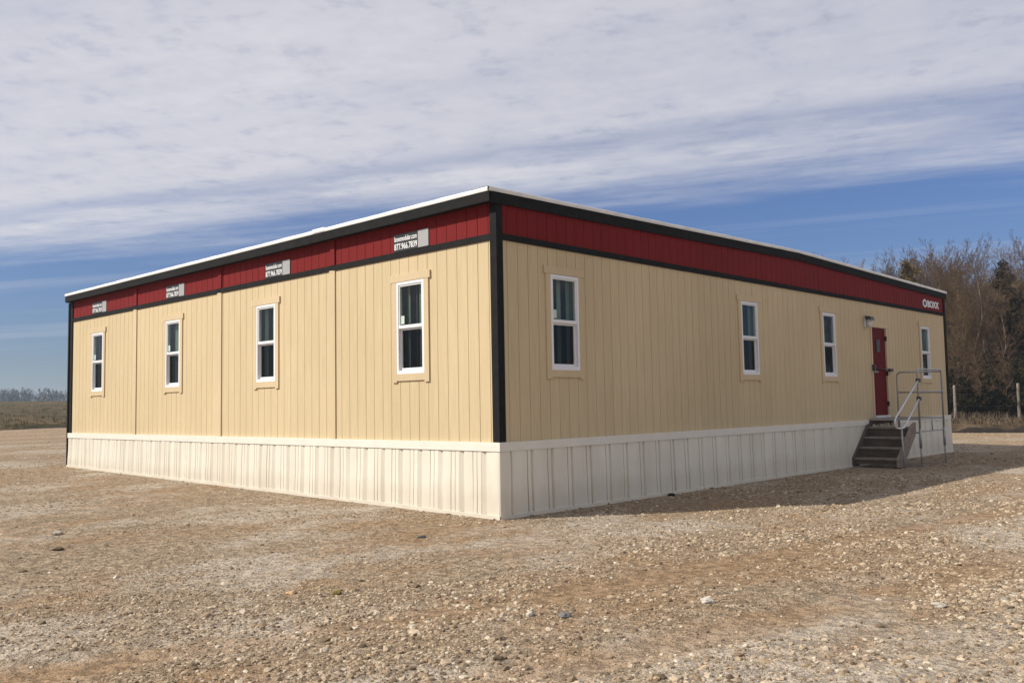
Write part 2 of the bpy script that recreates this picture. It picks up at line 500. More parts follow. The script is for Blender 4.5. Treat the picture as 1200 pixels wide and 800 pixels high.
def groove_wall(T, u0, u1, z0, z1, holes, pitch=.2075, first=.0, name='wall', mat=None, gw=.0085, gd=.008, ztop=None):
    mb = MB(T)
    cuts = []
    k = math.ceil((u0 - first) / pitch)
    prof = [(u0, 0)]
    while True:
        g = first + k * pitch; k += 1
        if g + gw >= u1: break
        if g <= u0: continue
        w = gw * (1.25 if k % 6 == 0 else 1)     # sheet joints read a little wider
        prof += [(g, 0), (g + .001, -gd), (g + w - .001, -gd), (g + w, 0)]
    prof.append((u1, 0))
    def d_at(u):
        for a, b in zip(prof, prof[1:]):
            if a[0] <= u <= b[0]:
                t = 0 if b[0] == a[0] else (u - a[0]) / (b[0] - a[0]); return a[1] + t * (b[1] - a[1])
        return 0
    us = sorted(set([p[0] for p in prof] + [h for H in holes for h in H[:2]]))
    P = [(u, d_at(u)) for u in us]
    zs = sorted(set([z0, z1] + [h for H in holes for h in H[2:]]))
    for (a, b) in zip(P, P[1:]):
        um = (a[0] + b[0]) / 2
        for za, zb in zip(zs, zs[1:]):
            zm = (za + zb) / 2
            if any(H[0] < um < H[1] and H[2] < zm < H[3] for H in holes): continue
            top = (lambda u: ztop(u)) if (ztop and zb == z1) else (lambda u: zb)
            i = [mb.P(a[0], a[1], za), mb.P(a[0], a[1], top(a[0])), mb.P(b[0], b[1], top(b[0])), mb.P(b[0], b[1], za)]
            mb.f.append(i[::-1] if T in (Lf, Rf) else i)
    return mb.build(name, mat, ROOT, recalc=False)

def win_holes(cs): return [(c - WW / 2 + .01, c + WW / 2 - .01, WZ0 + .01, WZ1 - .01) for c in cs]
DY0, DY1, DZ0, DZ1 = 12.43, 13.27, .03, 2.14
def rake(u): return .155 * (1 - abs(u - 8.77) / 8.92)      # rise of the low gable

groove_wall(Lf, -WL, 0, -.06, 2.74, win_holes(WIN_L), .2085, -.155, 'wall', M['cream'])
groove_wall(Rf, 0, WR, -.06, 2.74, win_holes(WIN_R) + [(DY0, DY1, DZ0, DZ1)], .2075, -.014, 'wall', M['cream'])
groove_wall(Bk, -WL, 0, -.06, 2.74, [], .2085, 0, 'wall', M['cream'])
groove_wall(Fl, 0, WR, -.06, 2.74, [], .2075, 0, 'wall', M['cream'])
groove_wall(Lf, -WL, 0, 2.74, 3.30, [], .2085, -.155, 'fascia_band', M['red'])
groove_wall(Rf, 0, WR, 2.74, 3.24, [], .2075, -.014, 'fascia_band', M['red'], ztop=lambda u: 3.24 + rake(u))
groove_wall(Bk, -WL, 0, 2.74, 3.30, [], .2085, 0, 'fascia_band', M['red'])
groove_wall(Fl, 0, WR, 2.74, 3.24, [], .2075, 0, 'fascia_band', M['red'], ztop=lambda u: 3.24 + rake(u))

# black horizontal trim
for T, a, b in ((Lf, -WL + .09, -.09), (Rf, .09, WR - .09), (Bk, -WL + .09, -.09), (Fl, .09, WR - .09)):
    MB(T).box(a, b, .0015, .019, TB, TB + .087).build('trim_board', M['black'], ROOT)
# black corner boards
def corner(x0, x1, y0, y1, name='corner_board'):
    return MB().box(x0, x1, y0, y1, Z0 + .002, Z0 + 3.20).build(name, M['black'], ROOT, bevel=.003)
def corner_L(sx, sy, cx, cy):
    mb = MB()
    o = .024
    pr = [(cx + sx * o, cy + sy * o), (cx + sx * o, cy - sy * .10), (cx, cy - sy * .10), (cx, cy), (cx - sx * .10, cy), (cx - sx * .10, cy + sy * o)]
    mb.prism(pr, Z0 + .002, Z0 + 3.19, lambda p, a: (p[0], p[1], a))
    return mb.build('corner_board', M['black'], ROOT)
corner_L(1, -1, 0, 0); corner_L(-1, -1, -WL, 0); corner_L(1, 1, 0, WR); corner_L(-1, 1, -WL, WR)

# seam covers between the four boxes
for s in (-11.035, -7.36, -3.715):
    MB(Lf).box(s - .075, s + .075, .0015, .021, .002, TB - .002).build('seam_batten', M['cream_trim'], ROOT, bevel=.002)
    MB(Lf).box(s - .075, s + .02, .0025, .023, TB - .028, TB + .004).build('seam_batten', M['cream_trim'], ROOT)
    MB(Lf).box(s - .05, s + .075, .0015, .024, TB + .089, 3.26).build('seam_batten', M['red'], ROOT, bevel=.002)

# roof: low gable, white membrane, black eave fascia and rake boards
mb = MB()
yy = [-.13, WR / 2, WR + .13]
for (z_lo, z_hi) in ((3.30, 3.372),):
    pr = [(-.13, z_lo), (WR / 2, z_lo + .15), (WR + .13, z_lo), (WR + .13, z_hi), (WR / 2, z_hi + .155), (-.13, z_hi)]
    mb.prism(pr, -WL - .012, .012, lambda p, a: (a, p[0], p[1] + Z0))
mb.build('roof', M['membrane'], ROOT)
MB(Lf).box(-WL - .012, .012, .012, .131, 3.20, 3.222).build('soffit_board', M['black'], ROOT)
MB(Bk).box(-WL - .012, .012, .012, .131, 3.20, 3.222).build('soffit_board', M['black'], ROOT)
def eave(y, sgn):
    # two boards that meet in a tight joint
    for a, b in ((-WL - .04, -4.082), (-4.078, .03)):
        z0 = 3.185 + (.004 if a > -5 else 0)
        mb = MB().box(a, b, min(y, y + sgn * .025), max(y, y + sgn * .025), Z0 + z0, Z0 + 3.327)
        mb.build('eave_fascia', M['black'], ROOT, bevel=.003)
eave(-.155, 1); eave(WR + .155, -1)
def rake_board(x, sgn):
    for a, b in ((-.130, WR / 2 - .001), (WR / 2 + .001, WR + .130)):
        x0, x1 = sorted((x, x + sgn * .022))
        pts = [(x0, a, Z0 + 3.175 + rake(a)), (x1, a, Z0 + 3.175 + rake(a)), (x1, b, Z0 + 3.175 + rake(b)), (x0, b, Z0 + 3.175 + rake(b)),
               (x0, a, Z0 + 3.327 + rake(a)), (x1, a, Z0 + 3.327 + rake(a)), (x1, b, Z0 + 3.327 + rake(b)), (x0, b, Z0 + 3.327 + rake(b))]
        MB().hexa(pts).build('rake_board', M['black'], ROOT)
rake_board(.013, 1); rake_board(-WL - .013, -1)
# white membrane edge, slightly wavy
def edge_strip(path, out, name='roof_edge'):
    mb = MB(); rows = []
    for i, p in enumerate(path):
        j = .007 * mnoise.noise((p[0] * 1.1, p[1] * 1.1, 3)) + .004 * mnoise.noise((p[0] * 4, p[1] * 4, 8))
        w = .006 * mnoise.noise((p[0] * 1.7 + 9, p[1] * 1.7, 3))
        row = []
        for d, z in ((.004 + w * .4, .002), (.010 + w, .030), (.004, .060 + j), (-.05, .068 + j), (-.35, .060)):
            row.append(mb.P(p[0] + out[0] * d, p[1] + out[1] * d, p[2] + z))
        rows.append(row)
    for A, B in zip(rows, rows[1:]):
        for k in range(4): mb.f.append([A[k], A[k + 1], B[k + 1], B[k]])
    return mb.build(name, M['membrane'], ROOT, True, recalc=False)
edge_strip([(x, -.156, Z0 + 3.326) for x in np.arange(-WL - .05, .0451, .1)], (0, -1))
edge_strip([(.037, y, Z0 + 3.326 + rake(y)) for y in np.linspace(-.165, WR + .165, 180)], (1, 0))
edge_strip([(-WL - .037, y, Z0 + 3.326 + rake(y)) for y in np.linspace(-.165, WR + .165, 60)], (-1, 0))
edge_strip([(x, WR + .156, Z0 + 3.326) for x in np.arange(-WL - .05, .0451, .4)], (0, 1))
# lapped membrane patch on the eave near the joint
MB().box(-4.05, -3.72, -.170, -.10, Z0 + 3.335, Z0 + 3.402).build('membrane_patch', M['sign_white'], ROOT, bevel=.01)

# belt board on top of the skirting
def belt(T, a, b):
    MB(T).box(a, b, .0015, .045, -.118, 0).build('belt_board', M['belt'], ROOT, bevel=.003)
belt(Lf, -WL - .045, .0445); belt(Rf, -.0435, 11.97); belt(Rf, 13.50, WR + .045); belt(Bk, -WL - .045, .045); belt(Fl, -.0435, WR + .0435)

# ribbed skirting
def skirt(T, u0, u1, mirror, seed):
    r = random.Random(seed)
    pts = []
    u = u0
    base = [(0, .040), (.002, .018), (.011, .018), (.013, .040), (.083, .041), (.085, .022), (.092, .022), (.094, .041), (.168, .044), (.176, .040),
            (.262, .006), (.266, .006), (.268, .040), (.30, .042), (.36, .042), (.426, .040)]
    if mirror: base = [(0, .040), (.082, .042), (.084, .010), (.096, .010), (.098, .042), (.162, .044), (.165, .000), (.200, .000), (.215, .030), (.225, .042), (.33, .043), (.426, .040)]
    per = .43
    while u < u1:
        f = 1 + r.uniform(-.05, .05)
        for a, d in base:
            uu = u + a * f
            if uu < u1: pts.append((uu, d + r.uniform(-.0015, .0015), r.uniform(-.006, .006)))
        u += per * f
    pts = [(u0, .03, 0)] + [p for p in pts if p[0] > u0 + .002] + [(u1, .03, 0)]
    mb = MB(T); rows = []
    zs = [0, .25, .5, .75, 1.0]
    for (uu, d, lean) in pts:
        X, Y, _ = T(uu, d, 0)
        zb = base_h(X, Y) - Z0 + .006
        row = []
        for t in zs:
            z = -.10 * (1 - t) + zb * t
            bow = .012 * mnoise.noise((uu * 1.3, t * 1.5, seed)) + .016 * t
            row.append(mb.P(uu + lean * t, d + bow - .010, z))
        rows.append(row)
    for A, B in zip(rows, rows[1:]):
        for k in range(4): mb.f.append([A[k], A[k + 1], B[k + 1], B[k]] if T in (Lf, Rf) else [B[k], B[k + 1], A[k + 1], A[k]])
    o = mb.build('skirting', M['skirt'], ROOT, recalc=False)
    # bottom channel that holds the sheets
    mb = MB(T); n = 60; rows = []
    for i in range(n + 1):
        uu = u0 - .01 + (u1 - u0 + .02) * i / n
        X, Y, _ = T(uu, 0, 0); zb = base_h(X, Y) - Z0 + .014 + .016 * mnoise.noise((uu * .7, seed, 0))
        bow = .016 + .012 * mnoise.noise((uu * 1.3, 1.5, seed))
        rows.append([mb.P(uu, .052 + bow * .6, zb - .02), mb.P(uu, .052 + bow * .6, zb + .035), mb.P(uu, .030 + bow, zb + .037)])
    for A, B in zip(rows, rows[1:]):
        for k in range(2): mb.f.append([B[k], B[k + 1], A[k + 1], A[k]] if T in (Lf, Rf) else [A[k], A[k + 1], B[k + 1], B[k]])
    mb.build('bottom_channel', M['skirt'], ROOT, recalc=False)
skirt(Lf, -WL - .03, .03, False, 3); skirt(Rf, -.03, WR + .03, True, 5)
skirt(Bk, -WL - .03, .03, False, 8); skirt(Fl, -.03, WR + .03, False, 9)
# rounded corner wrap of the skirting
mb = MB(); rows = []
for t in (0, .25, .5, .75, 1):
    z = Z0 * (1 - t) - .11 * (1 - t) + .004
    o = .032 + .018 * t + .006 * math.sin(t * 5)
    ring = []
    for (a, b) in ((-.16, o), (-.03, o + .002), (o * .75 - .004, o + .001), (o, o * .8), (o + .001, -.03), (o, -.16)):
        ring.append(mb.P(a if a > -.1 or b > 0 else a, -b, z))
    rows.append(ring)
for A, B in zip(rows, rows[1:]):
    for k in range(5): mb.f.append([A[k], A[k + 1], B[k + 1], B[k]])
mb.build('skirting_corner', M['skirt'], ROOT, True)

# black downspout at the far back corner of the long face
MB().box(-WL - .150, -WL - .085, -.035, .05, .20, Z0 + 3.18).build('downspout', M['black'], ROOT, bevel=.008)

# windows
def sheet_pane(T, a, b, d, z0, z1, mat, par):
    p = MB(T); p.f.append([p.P(b, d, z0), p.P(b, d, z1), p.P(a, d, z1), p.P(a, d, z0)])
    return p.build('pane', mat, par, recalc=False)
def window(T, c, upper_sticker=False, open_mm=0):
    a, b = c - WW / 2, c + WW / 2; z0, z1 = WZ0, WZ1; zm = 1.665
    fw = .042
    fr = MB(T)
    fr.box(a, a + fw, -.058, .020, z0, z1); fr.box(b - fw, b, -.058, .020, z0, z1)
    fr.box(a + fw, b - fw, -.058, .020, z1 - fw, z1); fr.box(a + fw, b - fw, -.058, .022, z0, z0 + .05)
    w = fr.build('window', M['white_vinyl'], ROOT)
    # casing of cream boards
    cs = MB(T)
    cs.box(a - .10, a - .001, .0015, .022, z0 - .125, z1 + .004); cs.box(b + .001, b + .10, .0015, .022, z0 - .125, z1 + .004)
    cs.box(a - .001, b + .001, .0015, .021, z0 - .100, z0 - .001)
    cs.box(a - .14, b + .14, .0015, .026, z1 + .005, z1 + .115)
    cs.build('casing', M['cream_trim'], w)
    s = MB(T)
    A, B = a + fw, b - fw
    s.box(A, A + .022, -.022, .008, zm, z1 - fw); s.box(B - .022, B, -.022, .008, zm, z1 - fw)
    s.box(A + .022, B - .022, -.022, .008, z1 - fw - .024, z1 - fw); s.box(A, B, -.024, .012, zm - .022, zm + .024)
    s.build('upper_sash', M['white_vinyl'], w)
    sheet_pane(T, A + .02, B - .02, -.010, zm + .02, z1 - fw - .02, M['glass'], w)
    s = MB(T)
    s.box(A, A + .030, -.052, -.0245, z0 + .05, zm - .022); s.box(B - .030, B, -.052, -.0245, z0 + .05, zm - .022)
    s.box(A + .03, B - .03, -.052, -.0245, z0 + .05, z0 + .088); s.box(A + .03, B - .03, -.052, -.0245, zm - .05, zm - .022)
    s.build('lower_sash', M['white_vinyl'], w)
    sheet_pane(T, A + .028, B - .028, -.042, z0 + .086, zm - .048, M['glass_screened'], w)
    # dim room behind, with a hanging vertical blind
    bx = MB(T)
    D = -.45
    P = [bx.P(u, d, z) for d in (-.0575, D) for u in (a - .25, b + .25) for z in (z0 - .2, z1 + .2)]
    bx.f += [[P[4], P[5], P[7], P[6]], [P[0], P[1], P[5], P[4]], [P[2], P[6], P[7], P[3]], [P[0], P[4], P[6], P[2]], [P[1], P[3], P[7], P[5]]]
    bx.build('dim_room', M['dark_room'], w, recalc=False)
    bl = MB(T); r = random.Random(int(c * 100))
    u = a + r.uniform(.0, .1)
    while u < b + .1:
        wd = r.uniform(.05, .09); tw = r.uniform(-.03, .03)
        i = [bl.P(u, -.115 - tw, z0), bl.P(u, -.115 - tw, z1), bl.P(u + wd, -.115 + tw, z1), bl.P(u + wd, -.115 + tw, z0)]
        bl.f.append(i); u += wd + r.choice((.0, .015, .05, .12))
    bl.build('blind', M['curtain'], w, recalc=False)
    if upper_sticker:
        MB(T).box(A + .028, A + .108, -.0095, -.008, zm + .045, zm + .165).build('sticker', M['sticker'], w)
    return w
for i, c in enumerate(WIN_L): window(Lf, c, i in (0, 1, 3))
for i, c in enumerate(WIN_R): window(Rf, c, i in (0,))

# door
def rod(T, pts, r, name, mat, par, n=10): return MB(T).tube(pts, r, n).build(name, mat, par, True)
door = MB(Rf).box(DY0 + .004, DY1 - .004, -.060, -.018, .09, DZ1 - .004).build('door', M['door_red'], ROOT, bevel=.003)
cs = MB(Rf)
cs.box(DY0 - .075, DY0, -.07, .020, .002, DZ1 + .012); cs.box(DY1, DY1 + .075, -.07, .020, .002, DZ1 + .012)
cs.box(DY0 - .14, DY1 + .14, .0015, .026, DZ1 + .013, DZ1 + .11)
cs.build('door_casing', M['cream_trim'], ROOT)
MB(Rf).box(DY0, DY1, -.07, .05, .035, .088).build('threshold', M['sill_white'], ROOT)
lt = MB(Rf); lt.box(12.72, 12.945, -.0175, -.008, 1.575, 1.87); lt.build('door_light_frame', M['rubber'], door)
MB(Rf).box(12.745, 12.92, -.0075, -.005, 1.60, 1.845).build('pane', M['sign_black'], door)
br = MB(Rf); br.box(12.345, 12.455, .0205, .075, 1.13, 1.27); br.build('bar_bracket', M['rubber'], ROOT, bevel=.008)
br = MB(Rf); br.box(13.29, 13.52, .0205, .065, 1.12, 1.19); br.build('bar_bracket', M['rubber'], ROOT, bevel=.008)
rod(Rf, [(12.455, .045, 1.19), (13.29, .045, 1.165)], .011, 'security_bar', M['rubber'], ROOT)
hd = MB(Rf); hd.tube([(12.51, -.017, 1.10), (12.51, .035, 1.10)], .028, 12); hd.tube([(12.51, .04, 1.10), (12.64, .045, 1.10)], .012, 8)
hd.build('handle', M['steel'], door, True)
for z in (.30, 1.02, 1.85):
    MB(Rf).box(13.262, 13.29, -.015, .028, z, z + .11).build('hinge', M['rubber'], door)
# rim boards exposed under the door, where the belt stops
rb = MB(Rf)
rb.box(11.975, 12.70, .0015, .03, -.155, .0); rb.box(12.735, 13.40, .0015, .03, -.155, .0)
rb.build('rim_board', M['wood_brown'], ROOT)

# ------------------------------------------------------------------ wall lamp
wl = empty('wall_lamp', Rf(12.09, .02, 2.17), 'small dark hooded wall lamp with frosted lens left of the red door', 'lamp')
MB(Rf).box(12.03, 12.15, .0015, .05, 2.12, 2.33).build('base_plate', M['lamp_lens'], wl, bevel=.006)
mb = MB(Rf); mb.hexa([(11.99, .0505, 2.30), (11.99, .19, 2.27), (12.20, .19, 2.27), (12.20, .0505, 2.30),
                      (11.99, .0505, 2.385), (12.0, .17, 2.36), (12.19, .17, 2.36), (12.20, .0505, 2.385)])
mb.build('hood', M['lamp_body'], wl, bevel=.006)
mb = MB(Rf)
mb.tube([(12.095, .105, 2.268), (12.095, .105, 2.20), (12.095, .105, 2.14), (12.095, .105, 2.11)], [.062, .062, .05, .02], 14)
mb.build('lens', M['lamp_lens'], wl, True)

# ------------------------------------------------------------------ signs
def text_mesh(name, s, size, T, u0, z0, width, height, mat, parent, d0, d1, bold=.0):
    cu = bpy.data.curves.new(name, 'FONT'); cu.body = s; cu.size = 1; cu.extrude = .5; cu.offset = bold
    cu.resolution_u = 3
    ob = bpy.data.objects.new(name, cu); COL.objects.link(ob)
    bpy.context.view_layer.update()
    me = bpy.data.meshes.new_from_object(ob.evaluated_get(bpy.context.evaluated_depsgraph_get()))
    bpy.data.objects.remove(ob); bpy.data.curves.remove(cu)
    co = np.empty(len(me.vertices) * 3, np.float32); me.vertices.foreach_get('co', co); co = co.reshape(-1, 3)
    mn, mx = co.min(0), co.max(0)
    off = world_loc(parent) if parent else Vector((0, 0, 0))
    for v, c in zip(me.vertices, co):
        u = u0 + (c[0] - mn[0]) / (mx[0] - mn[0]) * width
        z = z0 + (c[1] - mn[1]) / (mx[1] - mn[1]) * height
        d = d0 + (c[2] - mn[2]) / (mx[2] - mn[2]) * (d1 - d0)
        v.co = Vector(T(u, d, z)) - off
    bm = bmesh.new(); bm.from_mesh(me); bmesh.ops.recalc_face_normals(bm, faces=bm.faces); bm.to_mesh(me); bm.free()
    me.materials.clear(); me.materials.append(mat); me.name = name
    o = bpy.data.objects.new(name, me); COL.objects.link(o); o.parent = parent
    return o
SIGNS = [(-13.37, 'farthest from the near corner, above the window beside the back corner'),
         (-9.58, 'above the second window from the back corner'),
         (-5.745, 'above the window second from the near corner'),
         (-2.145, 'nearest the black corner board, above the nearest window')]
LAB = ['black phone number sign on the red band nearest the back corner',
       'black phone number sign on the red band over the second window from the back corner',
       'black phone number sign on the red band over the second window from the near corner',
       'black phone number sign on the red band closest to the black corner board']
for (u, _), lab in zip(SIGNS, LAB):
    r = empty('phone_sign', Lf(u + .39, .005, 2.79), lab, 'sign', 'phone number signs along the red band')
    MB(Lf).box(u, u + .79, .0025, .008, 2.795, 3.055).build('board', M['sign_black'], r)
    MB(Lf).box(u + .555, u + .785, .0085, .0105, 2.80, 3.05).build('pale_square', M['sign_grey'], r)
    text_mesh('lettering', 'boxxmodular.com', 1, Lf, u + .02, 2.945, .51, .078, M['sign_white'], r, .0085, .0115, .012)
    text_mesh('lettering', '877.966.7839', 1, Lf, u + .015, 2.82, .52, .095, M['sign_white'], r, .0085, .0115, .012)
lg = empty('logo_lettering', Rf(16.45, .005, 2.87), 'white block lettering and hexagon mark on the red band at the far end', 'sign')
text_mesh('lettering', 'BOXX', 1, Rf, 16.245, 2.862, .86, .185, M['sign_white'], lg, .0025, .012, .03)
mb = MB(Rf)
hx = [(15.90 + .15 + .16 * math.sin(R(60 * k)), 2.955 + .115 * math.cos(R(60 * k))) for k in range(6)]
hi = [(16.05 + .10 * math.sin(R(60 * k)), 2.955 + .072 * math.cos(R(60 * k))) for k in range(6)]
for k in range(6):
    a, b, c, d = hx[k], hx[(k + 1) % 6], hi[(k + 1) % 6], hi[k]
    mb.hexa([(a[0], .0025, a[1]), (b[0], .0025, b[1]), (c[0], .0025, c[1]), (d[0], .0025, d[1]),
             (a[0], .012, a[1]), (b[0], .012, b[1]), (c[0], .012, c[1]), (d[0], .012, d[1])])
mb.build('mark', M['sign_white'], lg)
MB(Rf).box(15.985, 16.115, .0025, .008, 2.905, 3.005).build('mark_core', M['sign_black'], lg)

# ------------------------------------------------------------------ entrance stairs with landing
st = empty('entrance_stairs', (.58, 12.3, 0), 'weathered wooden steps with galvanised railings and landing at the red door', 'stairs')
nos = [(10.99, -.80), (11.25, -.58), (11.51, -.365), (11.77, -.15)]
for (y, z) in nos:
    MB(Rf).box(y, y + .285, .095, 1.005, z - .04, z).build('tread', M['wood'], st, bevel=.004)
for k, (y, z) in enumerate(nos):
    zl = -.955 if k == 0 else nos[k - 1][1] + .002
    MB(Rf).box(y + .022, y + .042, .10, 1.0, max(zl, -.93), z - .042).build('riser', M['wood_dark'], st)
for x in (.055, 1.007):
    pr = [(10.93, -.98), (11.20, -.98), (12.03, -.30), (12.03, -.06), (11.80, -.10), (10.93, -.80)]
    MB().prism(pr, x, x + .042, lambda p, a: (a, p[0], p[1] + Z0)).build('stringer', M['wood_side'] if x > .5 else M['wood_dark'], st)
# landing deck
MB(Rf).box(12.035, 13.62, .055, 1.06, .0, .030).build('landing_deck', M['wood'], st)
fr = MB(Rf)
fr.box(12.035, 13.62, 1.061, 1.085, -.01, .036); fr.box(12.015, 12.034, .055, 1.085, -.01, .036); fr.box(13.621, 13.64, .055, 1.085, -.01, .036)
fr.build('deck_frame', M['galv'], st)
def pipe(pts, r=.021, name='guard_rail', mat='galv', n=10): return MB(Rf).tube(pts, r, n).build(name, M[mat], st, True)
def arc(c, r, a0, a1, n=6): return [(c[0] + r * math.cos(R(a0 + (a1 - a0) * i / n)), c[1] + r * math.sin(R(a0 + (a1 - a0) * i / n))) for i in range(n + 1)]
X = 1.11
# side guard: one bent pipe, P1 up, over, P2 down
top = 1.12
pth = [(12.10, X, -.28), (12.10, X, .9)] + [(12.10 + .10 - .10 * math.cos(R(t)), X, top - .10 + .10 * math.sin(R(t))) for t in range(0, 91, 15)] \
    + [(13.64 - .10 + .10 * math.sin(R(t)), X, top - .10 + .10 * math.cos(R(t))) for t in range(0, 91, 15)] + [(13.64, X, -.28)]
pipe(pth)
pipe([(12.12, X, .62), (13.62, X, .62)], .017)
pipe([(12.12, X, -.26), (13.62, X, -.26)], .015, 'brace')
pipe([(12.88, X, -.25), (12.88, X, -.01)], .013, 'brace')
pipe([(12.12, X, -.30), (13.58, .12, -.25)], .013, 'brace')
# far end guard from the wall to the outer post
pth = [(13.56, .12, -.9), (13.56, .12, .95)] + [(13.56, .12 + .10 - .10 * math.cos(R(t)), top - .12 + .10 * math.sin(R(t))) for t in range(0, 91, 15)] \
    + [(13.60, X - .02, top - .03)]
pipe(pth)
pipe([(13.56, .14, .62), (13.62, X - .02, .60)], .017)
# telescopic legs
for y in (12.10, 13.64):
    pipe([(y, X, -.20), (y, X, -.62)], .029, 'leg', 'galv')
    pipe([(y + .01, X, -.60), (y + .02, X, -.985)], .019, 'leg', 'galv')
    MB(Rf).box(y - .05, y + .09, X - .06, X + .06, -1.0, -.985).build('foot_plate', M['galv'], st)
# stair handrail, one bent pipe with a loop at the bottom
X2 = 1.13
lp = [(12.06, X2, .86), (10.68, X2, .08), (10.625, X2, .03), (10.60, X2, -.03), (10.61, X2, -.09), (10.67, X2, -.135), (10.80, X2, -.15), (11.0, X2, -.15),
      (11.12, X2, -.13), (11.19, X2, -.09), (12.06, X2, .46)]
pipe(lp, .020, 'handrail', 'galv_brightened')
pipe([(10.96, X2, -.15), (11.02, X2, -.985)], .020, 'handrail_post')
for z in (.86, .46):
    MB(Rf).box(12.045, 12.145, X - .03, X2 + .03, z - .035, z + .045).build('pipe_clamp', M['rubber'], st, bevel=.008)
for z in (.62,):
    for y in (12.10, 13.64):
        MB(Rf).tube([(y, X, z - .035), (y, X, z + .035)], .030, 10).build('pipe_clamp', M['galv'], st, True)

# ------------------------------------------------------------------ gravel
CAM = Vector((8.2918, -8.4584, 1.4937))
def patch(x, y):
    return mnoise.fractal((x * .42 + 5, y * .30 + 2, 0), 1.0, 2.0, 4)
pts = []
heading = -.7598
cells = [(3.6, 8, 1150), (8, 13, 680), (13, 19, 300), (19, 30, 110), (30, 44, 16)]
for r0, r1, dens in cells:
    span = R(42)
    area = span * (r1 * r1 - r0 * r0)
    n = int(area * dens)
    rr = np.sqrt(rng.uniform(r0 * r0, r1 * r1, n)); an = heading + rng.uniform(-span, span, n)
    X_ = CAM.x + rr * np.sin(an); Y_ = CAM.y + rr * np.cos(an)
    U = rng.uniform(0, 1, n); S = np.exp(rng.normal(0, .45, n))
    for x, y, u, s, r_ in zip(X_, Y_, U, S, rr):
        if -14.71 < x < .055 and -.055 < y < 17.6: continue
        if .0 < x < 1.2 and 10.8 < y < 13.7: continue
        pt = patch(x, y)
        qv = x * .978 - y * .208 + .15 * math.sin(y * .5)
        trk = max(math.exp(-((qv - 5.6) / .26) ** 2), math.exp(-((qv - 3.95) / .26) ** 2))
        pd = .50 + 1.1 * pt - .5 * trk
        if x > 0: pd += .15
        lat = (x - CAM.x) * math.cos(heading) - (y - CAM.y) * math.sin(heading)
        pd -= .30 * (1 - sstep(-3.0, 2.0, lat))
        if u > max(.07, min(1.0, pd)): continue
        sz = (.0068 + .0016 * sstep(-2.5, 1.5, lat)) * s * (1 + .25 * (x > 2 and pt > .1)) * (1 + max(0, r_ - 9) * .03)
        pts.append((x, y, yard_h(x, y) - sz * .05, min(sz, .034)))
pts = np.array(pts, np.float32)
npt = len(pts)
print('stones', npt)
me = bpy.data.meshes.new('gravel_stones')
me.vertices.add(npt); me.vertices.foreach_set('co', pts[:, :3].reshape(-1))
at = me.attributes.new('sc', 'FLOAT_VECTOR', 'POINT')
sc3 = np.stack([pts[:, 3] * rng.uniform(.9, 1.5, npt), pts[:, 3] * rng.uniform(.75, 1.1, npt), pts[:, 3] * rng.uniform(.5, .85, npt)], -1).astype(np.float32)
at.data.foreach_set('vector', sc3.reshape(-1))
at = me.attributes.new('rt', 'FLOAT_VECTOR', 'POINT')
rt = np.stack([rng.normal(0, .25, npt), rng.normal(0, .25, npt), rng.uniform(0, 6.28, npt)], -1).astype(np.float32)
at.data.foreach_set('vector', rt.reshape(-1))
at = me.attributes.new('ix', 'INT', 'POINT'); at.data.foreach_set('value', rng.integers(0, 6, npt).astype(np.int32))

def mk_stone(name, stops, island=False):
    m, nt, b, out = new_mat(name)
    oi = nt.nodes.new('ShaderNodeObjectInfo')
    c = ramp(nt, oi.outputs['Random'], stops)
    n = noise_tex(nt, pos_node(nt), 55, 4)
    c2 = ramp(nt, n.outputs[0], [(.3, (.93, .92, .90)), (.7, (1.28, 1.27, 1.24))])
    nt.links.new(mixc(nt, 1.0, c, c2, 'MULTIPLY'), b.inputs['Base Color'])
    b.inputs['Roughness'].default_value = .9; b.inputs['Specular IOR Level'].default_value = .2
    return m
M['stone'] = mk_stone('limestone_gravel', [(0.0, (.12, .088, .058)), (.3, (.225, .165, .108)), (.65, (.32, .245, .165)), (.88, (.40, .325, .235)), (.98, (.50, .44, .35)), (1.0, (.38, .26, .14))])

